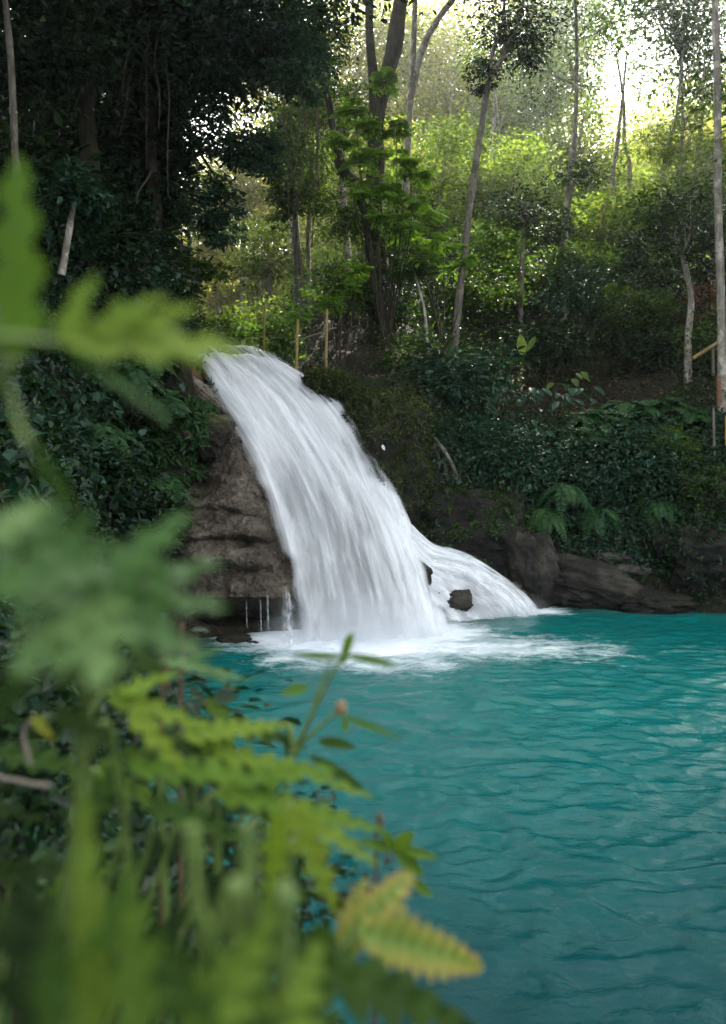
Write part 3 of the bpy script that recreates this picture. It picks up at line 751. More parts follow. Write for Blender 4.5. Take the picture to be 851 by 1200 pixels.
tree('tree', 'slim mottled trunk rising at the corner of the gorge wall',
     [(rooted([(24, 300), (18, 180), (13, 70), (3, -30)], 12.0), (.06, .055, .05, .045))],
     [C(30, -120, 12, 1.6, 1.4, 1.0, 80, 60, .15, at=P(4, -40, 12), lr=.03), C(20, 40, 13.5, 1.2, 1, .9, 60, 60, .14)],
     'bark_grey', 'leaf_dark', 106)
tree('tree', 'short pale bare stem poking from the dark ivy of the gorge wall',
     [(px_path([(72, 322), (78, 290), (84, 255), (88, 225)], 11.8), (.06, .055, .05, .03))],
     [C(86, 225, 11.9, .5, .4, .35, 26, 45, .13)], 'bark_pale', 'leaf_teal', 107)
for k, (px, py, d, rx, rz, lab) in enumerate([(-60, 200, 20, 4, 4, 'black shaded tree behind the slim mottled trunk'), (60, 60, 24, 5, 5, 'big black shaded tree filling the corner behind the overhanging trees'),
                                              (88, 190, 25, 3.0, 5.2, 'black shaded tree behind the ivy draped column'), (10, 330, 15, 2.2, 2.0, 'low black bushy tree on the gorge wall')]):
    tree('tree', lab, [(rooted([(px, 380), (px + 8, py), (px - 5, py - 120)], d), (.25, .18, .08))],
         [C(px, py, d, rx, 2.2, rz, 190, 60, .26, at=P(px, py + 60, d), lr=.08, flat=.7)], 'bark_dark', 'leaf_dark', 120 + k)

# --- centre: the gnarled tree
tree('tree', 'gnarled dark tree with twin trunks and a crooked vine hung limb above the fall',
     [(rooted([(450, 400), (446, 330), (436, 262), (440, 190), (439, 110), (433, 30), (436, -60), (430, -200)], 21), (.36, .33, .27, .24, .17, .10, .08, .05)),
      (px_path([(440, 185), (446, 120), (460, 60), (470, 0), (482, -120)], 21.2), (.20, .19, .20, .19, .12)),
      (px_path([(442, 262), (420, 222), (400, 195), (390, 150), (383, 105), (372, 70), (366, 20)], 20.6), (.22, .18, .15, .10, .08, .07, .04))],
     [C(440, -260, 21, 4.0, 3.6, 2.2, 230, 60, .2, at=P(434, -60, 21), lr=.06), C(372, 40, 20.4, .9, .7, .9, 40, 45, .12, at=P(376, 90, 20.6), lr=.02, mat='leaf_mid'),  # first crown is above the frame, enlarged to block sun from the pool
      C(430, 290, 20.6, .7, .5, 1.5, 60, 40, .11, mat='leaf_mid'), C(395, 250, 20.8, .6, .5, .7, 34, 40, .11, mat='leaf_mid'), C(460, 350, 20.2, .6, .5, .8, 45, 40, .11, mat='leaf_dark')],
     'bark_dark', 'leaf_mid', 201, rough=.5, sides=11)
tree('tree', 'pale grey forked tree whose limb slants up towards the top edge',
     [(rooted([(474, 330), (476, 210), (480, 130), (484, 60), (487, -20), (488, -150)], 27), (.17, .15, .13, .11, .09, .06)),
      (px_path([(480, 118), (494, 60), (514, 22), (540, -12), (580, -60)], 27), (.13, .12, .11, .10, .06))],
     [C(500, -240, 27, 4.8, 4, 2.8, 260, 60, .24, at=P(488, -60, 27), lr=.06), C(600, -120, 28, 3.4, 3, 2.0, 90, 45, .18, at=P(560, -40, 27), lr=.05)], 'bark_pale', 'leaf_mid', 202)  # the highest crown is out of view, added to screen the pool from sun
tree('tree', 'slender leaning grey tree with a dark leafy fork high above the hillside',
     [(rooted([(534, 395), (545, 290), (556, 205), (567, 130), (574, 95), (590, 66), (604, 36), (622, -30)], 20), (.105, .095, .085, .08, .075, .06, .05, .03)),
      (px_path([(573, 98), (578, 60), (590, 20), (592, -40)], 20), (.06, .05, .04, .02))],
     [C(598, 30, 20, 1.0, .8, 1.0, 52, 42, .11, spread=.42, flat=.4, shell=.2, at=P(586, 70, 20), lr=.02), C(565, 90, 20, .38, .4, .4, 22, 40, .10), C(625, 60, 20.2, .45, .45, .45, 26, 38, .10, at=P(600, 50, 20), lr=.015),
      C(600, -300, 20.5, 3.6, 3.4, 2.2, 360, 60, .2, at=P(618, -20, 20), lr=.03)], 'bark_grey', 'leaf_dark', 203)  # high unseen crown added as a sun block over the pool
tree('tree', 'thin pale tree standing in the haze under the bright sky gap',
     [(rooted([(663, 350), (663, 270), (668, 205), (674, 150), (676, 60), (672, -60)], 26), (.11, .10, .09, .085, .06, .04))],
     [C(672, 60, 27, 2.0, 1.6, 2.2, 60, 26, .14, at=P(675, 100, 26), lr=.03, mat='leaf_mid'), C(690, -250, 27, 4.8, 4.0, 2.8, 380, 60, .24, at=P(672, -50, 26), lr=.04), C(690, -330, 23, 3.6, 3.4, 2.2, 300, 60, .22, at=P(672, -60, 26), lr=.04, limbs=5), C(600, -270, 31, 4.5, 4, 2.8, 300, 60, .25, at=P(672, -60, 26), lr=.04, limbs=5)], 'bark_pale', 'leaf_mid', 204)  # the upper crowns are unseen, added to keep direct sun off pool and fall
tree('tree', 'bent thin stem leaning across the foot of the thin pale tree',
     [(rooted([(640, 352), (652, 318), (662, 270), (672, 215)], 25.5), (.07, .065, .055, .03))], [C(678, 205, 25.6, 1.0, .6, .55, 24, 36, .12, spread=.5, flat=.4, shell=.2)], 'bark_grey', 'leaf_dark', 205)
tree('tree', 'short straight brown stem in the dark hillside understorey',
     [(rooted([(610, 372), (611, 335), (612, 290), (614, 240)], 23), (.075, .07, .06, .03))], [C(605, 245, 23, .9, .8, .7, 28, 40, .12, spread=.5, flat=.4, shell=.2, at=P(613, 270, 23), lr=.02), C(640, 262, 23.3, .8, .6, .6, 36, 40, .12), C(585, 275, 23, .7, .6, .5, 30, 36, .12, mat='leaf_mid')], 'bark_grey', 'leaf_dark', 206)
tree('tree', 'tall straight pale trunk at the edge of the hillside, darkening towards its foot',
     [(rooted([(846, 455), (845, 350), (842, 240), (841, 120), (838, 0), (836, -120)], 18), (.11, .10, .088, .082, .078, .07))],
     [C(830, -310, 18.5, 3.8, 3.6, 2.0, 360, 60, .2, at=P(837, -110, 18), lr=.04), C(736, -500, 16.5, 4.0, 3.6, 2.0, 400, 60, .2, at=P(836, -118, 18), lr=.05, limbs=6)], 'bark_pale', 'leaf_dark', 207)  # out-of-view crowns added to keep direct sun off bank and near fronds
tree('tree', 'mottled white barked small tree with a dark bushy crown beside the handrail',
     [(rooted([(807, 447), (806, 400), (810, 350), (800, 300), (790, 270)], 19.5), (.11, .10, .085, .07, .03))],
     [C(800, 255, 19.6, 1.0, .8, .9, 36, 40, .12, spread=.5, flat=.4, shell=.2, at=P(800, 305, 19.5), lr=.025), C(765, 290, 19.8, .8, .6, .5, 40, 40, .11), C(835, 300, 19.6, .7, .6, .6, 36, 40, .11), C(770, 240, 20, .6, .6, .4, 26, 36, .11, mat='leaf_mid')], 'bark_pale', 'leaf_dark', 208)
tree('tree', 'pale leaning trunk behind the crooked limb of the gnarled tree',
     [(rooted([(410, 322), (405, 270), (401, 205), (399, 150)], 23.5), (.12, .11, .10, .08))], [C(400, 130, 23.8, 1.0, .8, .8, 50, 38, .13)], 'bark_pale', 'leaf_mid', 209)
tree('tree', 'thin pale stem beside the hanging curtain of vines',
     [(rooted([(362, 318), (361, 275), (364, 230), (367, 190)], 23.5), (.065, .06, .055, .04))], [C(360, 170, 24, 1.1, .8, 1.6, 90, 42, .12)], 'bark_pale', 'leaf_mid', 210)
tree('tree', 'thinnest grey stem nearest the sunlit gorge gap',
     [(rooted([(352, 322), (348, 285), (347, 245), (345, 200)], 23), (.05, .045, .04, .03))], [C(352, 200, 23, .8, .8, 1.2, 80, 42, .12), C(330, 240, 23, .35, .5, .7, 30, 40, .11)], 'bark_grey', 'leaf_mid', 211)
tree('sapling', 'bare curved pale sapling stem at the foot of the gnarled tree',
     [(rooted([(500, 390), (497, 362), (490, 335), (484, 315)], 18.8), (.04, .038, .034, .02))], [C(482, 310, 18.8, .5, .4, .35, 26, 34, .11)], 'bark_pale', 'leaf_mid', 212, cat='sapling')
tree('tree', 'leafy dark green tree closing the rear of the gorge beside the sky gap',
     [(rooted([(350, 330), (345, 240), (340, 150), (338, 80)], 26), (.15, .13, .10, .05))],
     [C(350, 165, 26, .9, .8, 1.8, 60, 42, .14, at=P(342, 200, 26), lr=.03), C(350, 90, 26, 1.1, 1.0, 1.4, 50, 40, .14)], 'bark_grey', 'leaf_mid', 213)

# --- sunlit trees up the hill and in the haze
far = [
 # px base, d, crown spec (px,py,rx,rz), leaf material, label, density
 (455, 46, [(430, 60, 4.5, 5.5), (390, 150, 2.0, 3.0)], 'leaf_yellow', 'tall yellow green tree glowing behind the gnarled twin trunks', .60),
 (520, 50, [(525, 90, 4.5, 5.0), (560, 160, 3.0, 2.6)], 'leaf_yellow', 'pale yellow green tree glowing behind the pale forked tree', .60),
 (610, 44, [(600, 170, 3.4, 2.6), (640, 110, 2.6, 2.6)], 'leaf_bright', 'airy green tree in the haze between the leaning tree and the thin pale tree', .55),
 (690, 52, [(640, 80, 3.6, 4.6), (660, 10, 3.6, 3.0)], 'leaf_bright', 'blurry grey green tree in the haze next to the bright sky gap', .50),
 (800, 36, [(800, 30, 2.4, 3.6), (845, 95, 1.6, 1.6), (740, -172, 6, 2.8), (715, -85, 4, 2.0), (900, -172, 5, 2.8)], 'leaf_mid', 'dark green crown hanging beyond the tall straight pale trunk', .6),  # crowns above the frame are added to shade the hillside and bank
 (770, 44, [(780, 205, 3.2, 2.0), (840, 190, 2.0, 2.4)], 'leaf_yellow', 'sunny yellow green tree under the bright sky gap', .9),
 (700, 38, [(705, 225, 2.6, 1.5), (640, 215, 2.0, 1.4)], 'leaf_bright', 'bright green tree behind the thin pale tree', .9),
 (560, 37, [(555, 250, 2.2, 1.6), (500, 225, 1.7, 1.6), (570, -172, 5.5, 2.8)], 'leaf_bright', 'bright green tree behind the slender leaning trunk', .9),  # last crown is unseen, added for shade on hillside and pool
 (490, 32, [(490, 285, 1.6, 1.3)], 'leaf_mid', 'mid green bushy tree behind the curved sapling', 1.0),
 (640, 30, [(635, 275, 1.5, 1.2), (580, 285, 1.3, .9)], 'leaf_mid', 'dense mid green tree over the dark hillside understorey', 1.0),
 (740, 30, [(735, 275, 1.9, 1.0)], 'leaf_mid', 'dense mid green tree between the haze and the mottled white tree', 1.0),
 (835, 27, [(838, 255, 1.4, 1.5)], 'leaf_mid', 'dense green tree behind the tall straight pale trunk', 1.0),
 (285, 40, [(285, 225, 2.0, 2.4), (250, 300, 1.5, 1.6)], 'leaf_sunlit', 'pale sunlit tree at the bend of the gorge', .75),
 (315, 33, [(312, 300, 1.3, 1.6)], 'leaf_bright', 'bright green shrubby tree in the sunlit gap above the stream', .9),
 (255, 52, [(240, 240, 2.6, 3.0), (280, 330, 2.8, 2.2)], 'leaf_sunlit', 'palest hazy tree farthest up the gorge', .75),
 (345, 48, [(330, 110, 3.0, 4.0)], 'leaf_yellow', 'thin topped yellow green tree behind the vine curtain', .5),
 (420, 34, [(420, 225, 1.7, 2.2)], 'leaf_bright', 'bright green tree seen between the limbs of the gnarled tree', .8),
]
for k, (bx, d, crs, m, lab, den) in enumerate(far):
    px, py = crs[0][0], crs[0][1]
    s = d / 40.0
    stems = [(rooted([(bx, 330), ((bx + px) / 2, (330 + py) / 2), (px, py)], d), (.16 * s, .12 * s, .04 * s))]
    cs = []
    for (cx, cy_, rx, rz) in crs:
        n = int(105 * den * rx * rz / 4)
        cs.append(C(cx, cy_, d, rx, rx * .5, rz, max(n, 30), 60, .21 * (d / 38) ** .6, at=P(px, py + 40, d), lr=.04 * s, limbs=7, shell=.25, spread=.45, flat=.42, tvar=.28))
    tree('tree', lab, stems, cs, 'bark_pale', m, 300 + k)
for k, (pts, d, lab) in enumerate([([(718, 215), (722, 180), (728, 130), (735, 60)], 34, 'thin pale hazy trunk below the bright sky gap'),
                                   ([(776, 215), (784, 170), (793, 135), (800, 60)], 34, 'thin pale trunk leaning in the haze towards the dark green crown'),
                                   ([(738, 200), (732, 165), (731, 120), (722, 60)], 36, 'faintest pale forked trunk in the haze'),
                                   ([(812, 230), (818, 190), (822, 150), (826, 60)], 35, 'thin pale hazy trunk next to the tall straight trunk'),
                                   ([(575, 280), (573, 230), (578, 180), (580, 100)], 33, 'thin dark hazy trunk behind the slender leaning tree')]):
    tree('tree', lab, [(rooted(pts, d), (.11, .10, .09, .07, .04))], [C(pts[-1][0], pts[-1][1] - 40, d, 1.4, 1.2, 1.2, 30, 30, .16)], 'bark_pale', 'leaf_mid', 340 + k)
# unseen tall trees added at the side so their crowns block the sun
for k, (px, d, lab) in enumerate([(880, 24, 'unseen dark tree added beyond the tall straight pale trunk as sun screen'), (1010, 30, 'unseen tall dark canopy tree added past the hillside edge to block sun')]):
    tree('tree', lab, [(rooted([(px, 300), (px + 4, 100), (px - 3, -150), (px, -260)], d), (.10, .09, .08, .06))],
         [C(px - 20, -270, d, 5.0, 4.5, 3.0, 260, 60, .25, at=P(px, -180, d), lr=.07)], 'bark_dark', 'leaf_mid', 350 + k)

for (x, y, z, r, lab) in ((-8.5, 6.0, 13.0, 5.0, 'unseen broad dark tree added to shade the gorge wall, nearest to the viewpoint'), (-9.5, 13.5, 16.0, 5.0, 'unseen broad dark tree added on top of the gorge wall to shade it')):  # both added out of view to cut sky light on the gorge side
    g = height(np.array([x]), np.array([y]))[0]
    tree('tree', lab, [([(x, y, g - .3), (x + .3, y, (g + z) / 2), (x, y, z)], (.3, .22, .1))], [dict(c=(x + 1.5, y, z), r=(r, r * .9, 2.6), nclump=230, nleaf=60, L=.28, at=np.array([x, y, z - 2.5]), lr=.09)], 'bark_dark', 'leaf_dark', int(900 + y))

for k, (px, d, lab) in enumerate([(1040, 17, 'unseen dense dark tree added on the bank just past the yellow post'), (1120, 19, 'unseen dense dark tree added farther along the bank'), (1320, 17, 'unseen dense dark tree added at the far bend of the bank'), (1080, 26, 'unseen tall dense tree added on the slope past the yellow post')]):  # added out of view so the pool mirrors less bright sky
    tree('tree', lab, [(rooted([(px, 400), (px + 6, 200), (px, -100)], d), (.2, .16, .08))],
         [C(px, 60, d, 2.8, 2.4, 4.0, 200, 60, .2, at=P(px, 150, d), lr=.06), C(px, -300, d, 3.6, 3.2, 3.4, 240, 60, .24, at=P(px, -90, d), lr=.06)], 'bark_dark', 'leaf_mid', 380 + k)

more = [(520, 195, 30, 1.7, 1.5, 'leaf_bright', 'light green tree filling the gap between the pale forked tree and the leaning tree'), (470, 255, 28, 1.2, 1.2, 'leaf_mid', 'mid green tree close behind the gnarled twin trunks'),
        (600, 215, 31, 1.9, 1.3, 'leaf_bright', 'light green spreading tree beside the slender leaning trunk'), (705, 262, 28, 1.8, 1.0, 'leaf_bright', 'low light green tree between the thin pale tree and the faint forked trunk'),
        (655, 315, 25, 1.4, .7, 'leaf_mid', 'bushy green sapling at the foot of the thin pale tree'), (560, 300, 26, 1.3, .9, 'leaf_mid', 'bushy green sapling behind the slender leaning trunk'),
        (745, 312, 25, 1.4, .7, 'leaf_mid', 'bushy green sapling uphill of the mottled white tree'), (825, 215, 30, 1.5, 1.3, 'leaf_bright', 'light green tree rising just behind the tall straight pale trunk'),
        (680, 160, 36, 1.5, 1.2, 'leaf_bright', 'small hazy green crown below the bright sky gap'), (800, 160, 33, 1.3, 1.0, 'leaf_bright', 'hazy green crown under the dark green crown'),
        (440, 200, 33, 1.6, 1.6, 'leaf_yellow', 'yellow green tree framed by the twin trunks')]
for k, (px, py, d, rx, rz, m, lab) in enumerate(more):
    tree('tree', lab, [(rooted([(px + 5, 330), (px - 6, (py + 330) / 2), (px, py), (px + 6, py - 30)], d), (.07, .06, .05, .02))],
         [C(px + ox * rx * 26, py + oz * rz * 22, d + .2 * ox, rx * s_, rx * s_ * .6, rz * s_, int(15 * rx * rz * s_) + 7, 40, .15, at=P(px, py + 20, d), lr=.02, limbs=5, spread=.62, flat=.38, shell=.25, tvar=.3) for ox, oz, s_ in ((0, 0, .85), (1.0, .5, .6), (-1.0, .3, .65), (.3, -1.1, .55), (-.5, 1.0, .5))], 'bark_pale', m, 700 + k)

# distant wood closing the view (uncountable)
def wood():
    rng = np.random.default_rng(77); b = MB()
    for k in range(190):
        px = rng.uniform(150, 1000); d = rng.uniform(56, 85)
        g = ground(px, d); h = rng.uniform(0.5, 13) * (.72 if 640 < px < 820 else 1)
        clump_leaves(b, g + np.array([0, 0, h]), (rng.uniform(3, 5), 3, rng.uniform(2.5, 4.5)), 40, 30, .42, rng, shell=.3, spread=.36, tbase=rng.uniform(.3, .7))
    o = b.build('forest', M['leaf_yellow']); tag(o, 'pale sunlit wood far up the hill behind the trees', None, None, 'stuff')
wood()

# ------------------------------------------------------------------ vines
rngv = np.random.default_rng(5)
def vine(p0, p1, r, label, group, sway=.12):
    m = [p0 + (p1 - p0) * t + rngv.normal(0, sway, 3) * np.array([1, .6, 0]) for t in (.3, .65)]
    b = MB(); b.tube([p0, m[0], m[1], p1], [r, r, r * .8, r * .6], 26, 5, rough=.15)
    o = b.build('hanging_vine', M['bark_dark' if 'liana' in label else 'vine']); tag(o, label, 'vine', group)
for k in range(14):
    x = 330 + k * 3.6 + rngv.uniform(-2, 2); y0 = rngv.uniform(60, 110); d = 20.8 + rngv.uniform(-.4, .8)
    vine(P(x, y0, d), P(x + rngv.uniform(-6, 6), rngv.uniform(230, 330), d), rngv.uniform(.008, .018), 'thin grey vine in the curtain hanging beside the gnarled tree', 'vines in the curtain beside the gnarled tree')
for k, (x0, y0, x1, y1) in enumerate([(176, 20, 172, 190), (186, 40, 186, 150), (152, 30, 143, 120), (158, 70, 140, 160), (100, 60, 86, 130), (178, 200, 160, 240), (107, 70, 108, 130), (193, 60, 197, 230)]):
    vine(P(x0, y0, 14.4), P(x1, y1, 14.2), .010 + .005 * (k % 3), 'pale liana hanging in the dark gorge canopy', 'lianas in the dark gorge canopy', .03)
for (x, y0, y1, d) in [(310, 345, 424, 18.6), (418 - 2, 250, 330, 22)]:
    pass

# ------------------------------------------------------------------ ground cover
def scatter_ground(n, xr, yr, rng, keep):
    x = rng.uniform(*xr, n); y = rng.uniform(*yr, n)
    ok = keep(x, y); x = x[ok]; y = y[ok]
    z = height(x, y)
    return np.stack([x, y, z], -1), normal_at(x, y)

def cover(name, mat, label, pts, nrmv, nleaf, L, R, Hh, rng, shape='oval', asp=.45, up=.6, along=0.0, droop=-.35, tvar=.2):
    b = MB()
    i = np.repeat(np.arange(len(pts)), nleaf); n = len(i)
    sc = np.asarray(np.broadcast_to(L, (len(pts),)))[i]
    off = rng.normal(size=(n, 3)) * R
    hh = rng.random(n) ** 1.3 * np.asarray(np.broadcast_to(Hh, (len(pts),)))[i]
    nn = nrmv[i]
    off -= nn * (off * nn).sum(1, keepdims=True)
    pos = pts[i] + off + nn * hh[:, None] * .7 + np.array([0, 0, .3]) * hh[:, None]
    # keep leaves on the surface
    z = height(pos[:, 0], pos[:, 1]); pos[:, 2] = np.maximum(pos[:, 2], z + .01)
    d = rng.normal(size=(n, 3)) + off / np.maximum(R, .05) * .5 + np.array([0, 0, droop]) + nn * .4
    nv = nn * .9 + np.array([0, 0, up]) + rng.normal(size=(n, 3)) * .4
    ct = .45 + rng.normal(0, tvar, len(pts))
    b.leaves(pos, d, nv, sc * rng.uniform(.6, 1.3, n), sc * asp * rng.uniform(.8, 1.2, n), np.clip(ct[i] + rng.normal(0, .18, n), 0, 1), shape=shape)
    o = b.build(name, M[mat]); tag(o, label, None, None, 'stuff')
    return o

rngc = np.random.default_rng(23)
def fall_clear(x, y):
    da, _ = seg_dist(x, y, AX); dv, _ = seg_dist(x, y, VAL)
    d2, _ = seg_dist(x, y, AX2); d3, _ = seg_dist(x, y, AX3)
    return (d2 > .75) & (d3 > .8) & (~inside(x, y, SHORE)) & (da > 1.35) & (dv > np.interp(y, [16, 20, 40], [1.0, 1.4, 3.2]))
def patch(x, y, f, lo, s=0): return fbm(np.stack([x, y, 0 * x + s], -1) * f, 3, 71 + s) > lo
sd_ = lambda x, y: seg_dist(x, y, SHORE, True)[0]
# ivy of the gorge wall
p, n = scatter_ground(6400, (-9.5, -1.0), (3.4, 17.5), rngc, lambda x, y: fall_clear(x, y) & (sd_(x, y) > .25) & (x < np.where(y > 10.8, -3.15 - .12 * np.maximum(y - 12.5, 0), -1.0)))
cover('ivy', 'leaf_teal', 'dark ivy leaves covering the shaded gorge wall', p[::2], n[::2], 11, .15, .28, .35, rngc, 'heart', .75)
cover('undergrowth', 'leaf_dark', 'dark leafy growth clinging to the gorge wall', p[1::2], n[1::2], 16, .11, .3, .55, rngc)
# hillside understorey
p, n = scatter_ground(6500, (-3, 20), (14.2, 34), rngc, lambda x, y: fall_clear(x, y) & (sd_(x, y) > 1.0) & (np.abs(x / y) < .6) & patch(x, y, .45, -.12) & (x > -.26 * y + 2.2))
k_ = np.interp(p[:, 1], [14, 34], [.10, .17])
cover('undergrowth', 'leaf_mid', 'mixed green understorey on the hillside', p[::2], n[::2], 15, k_[::2], .3, np.interp(p[::2, 1], [15, 24], [.4, .9]), rngc)
cover('undergrowth', 'leaf_dark', 'dark glossy understorey on the hillside', p[1::2], n[1::2], 14, k_[1::2], .3, np.interp(p[1::2, 1], [15, 24], [.5, 1.1]), rngc)
p, n = scatter_ground(5000, (0.8, 10.5), (13.0, 18.2), rngc, lambda x, y: fall_clear(x, y) & (sd_(x, y) > .35) & (sd_(x, y) < 3.6) & patch(x, y, .7, -.3, 5) & (x > 1.2))
cover('undergrowth', 'leaf_dark', 'dark leafy plants hanging over the shore rocks and the bank', p[::2], n[::2], 16, .09, .22, .4, rngc)
cover('undergrowth', 'leaf_teal', 'blue green leafy plants on the bank above the shore rocks', p[1::2], n[1::2], 12, .11, .24, .5, rngc)
# beyond, up the hill
p, n = scatter_ground(3200, (-16, 34), (32, 62), rngc, lambda x, y: fall_clear(x, y) & (np.abs(x / y) < .58))
cover('undergrowth', 'leaf_bright', 'sunlit green undergrowth higher up the hill', p, n, 18, .26, .6, 1.6, rngc)
# moss and tiny plants on the cliff faces next to the fall
p, n = scatter_ground(3600, (-1.3, 8.5), (13.2, 17.5), rngc, lambda x, y: fall_clear(x, y) & (sd_(x, y) > .15) & (sd_(x, y) < 2.6) & patch(x, y, .9, -.25, 3))
cover('undergrowth', 'moss_leaf', 'small mossy plants on the damp cliff and bank', p, n, 12, .06, .18, .12, rngc)
p, n = scatter_ground(2600, (-3, 16), (15, 28), rngc, lambda x, y: fall_clear(x, y) & (sd_(x, y) > 1.2) & (x > -.26 * y + 2.0))
cover('leaf_litter', 'litter', 'dead brown leaves on the forest floor', p, n, 5, .10, .3, .02, rngc, 'oval', .5, 1.0, droop=0)

# plants clinging to the rocks (follow the rock meshes)
def on_object(obj, n, rng, zmin=-.2, keep=None):
    me = obj.data; nv = len(me.vertices)
    co = np.zeros(nv * 3, np.float32); me.vertices.foreach_get('co', co); co = co.reshape(-1, 3) + np.array(obj.location)
    no = np.zeros(nv * 3, np.float32); me.vertices.foreach_get('normal', no); no = no.reshape(-1, 3)
    ok = np.where((no[:, 2] > zmin) & (no[:, 1] < .6) & (keep(co) if keep else True))[0]
    i = rng.choice(ok, min(n, len(ok)), replace=False)
    return co[i].astype(float), no[i].astype(float)
def rock_plants(names, mat, label, per, L, shape='lance', asp=.3, zmin=-.2, kind='stuff', nl=7, keep=None, name='undergrowth'):
    b = MB()
    for o in names:
        c, nn = on_object(o, per, rngc, zmin, keep)
        i = np.repeat(np.arange(len(c)), nl); m = len(i)
        d = nn[i] * .8 + rngc.normal(size=(m, 3)) * .7 + np.array([0, 0, -.45])
        nv = nn[i] + np.array([0, 0, .8]) + rngc.normal(size=(m, 3)) * .3
        b.leaves(c[i] + rngc.normal(size=(m, 3)) * .04, d, nv, L * rngc.uniform(.5, 1.4, m), L * asp, np.clip(.5 + rngc.normal(0, .25, m), 0, 1), shape=shape)
    tag(b.build(name, M[mat]), label, None, None, kind)
by = lambda s: [o for o in bpy.data.objects if s in o.get('label', '')]
rock_plants(by('dark mossy boulder between'), 'fern_green', 'small ferns hanging on the mossy boulder', 420, .16)
rock_plants(by('wet tan rock face'), 'fern_green', 'small hanging plants on the upper edge of the tiered rock', 260, .12, zmin=-.5, keep=lambda c: ((c[:, 2] > 2.7) & (c[:, 0] < -2.35)) | (c[:, 0] < -2.75))
rock_plants(by('round mossy boulder overhanging'), 'fern_green', 'small ferns on the flank of the round mossy boulder', 300, .13, keep=lambda c: c[:, 0] < -2.65)
rock_plants(by('mossy rock face') + by('mossy knob') + by('yellow green mossy shelf'), 'moss_leaf', 'tiny mossy plants on the rocks at the fall edge', 1100, .07, 'oval', .5)
rock_plants(by('mossy boulder on top') + by('dark undercut cliff'), 'leaf_mid', 'small plants on the shaded shore rocks', 240, .09, 'oval', .5, 0.0)
rock_plants(by('black shaded cliff foot'), 'leaf_dark', 'dark plants over the shaded cliff foot', 500, .12, 'oval', .5)
rock_plants(by('big dark mossy boulder overhanging') + by('mossy boulder on top'), 'leaf_dark', 'small plants on the big dark boulder', 420, .09, 'oval', .5, -.1)

# ------------------------------------------------------------------ shrubs and leafy plants
def shrub(name, label, c, r, ncl, nl, L, mat, seed, cat='shrub', stems=6, stem_mat='bark_dark', group=None, **kw):
    rng = np.random.default_rng(seed); c = np.asarray(c, float)
    g = float(height(np.array([c[0]]), np.array([c[1]]))[0])
    base = np.array([c[0], c[1], min(g, c[2] - r[2] * .6)])
    root = empty(name, base, label, cat, group)
    b = MB(); cc = clump_leaves(b, c, r, ncl, nl, L, rng, **kw); b.build('foliage', M[mat], root)
    sbm = MB()
    sel = rng.choice(len(cc), min(stems, len(cc)), replace=False)
    for e in cc[sel]:
        sbm.tube([base + rng.normal(0, .05, 3) * np.array([1, 1, 0]) - np.array([0, 0, .1]), base * .45 + e * .55 + rng.normal(0, .08, 3), e], [.022, .014, .006], 10, 5)
    sbm.build('stem', M[stem_mat], root)
    return root

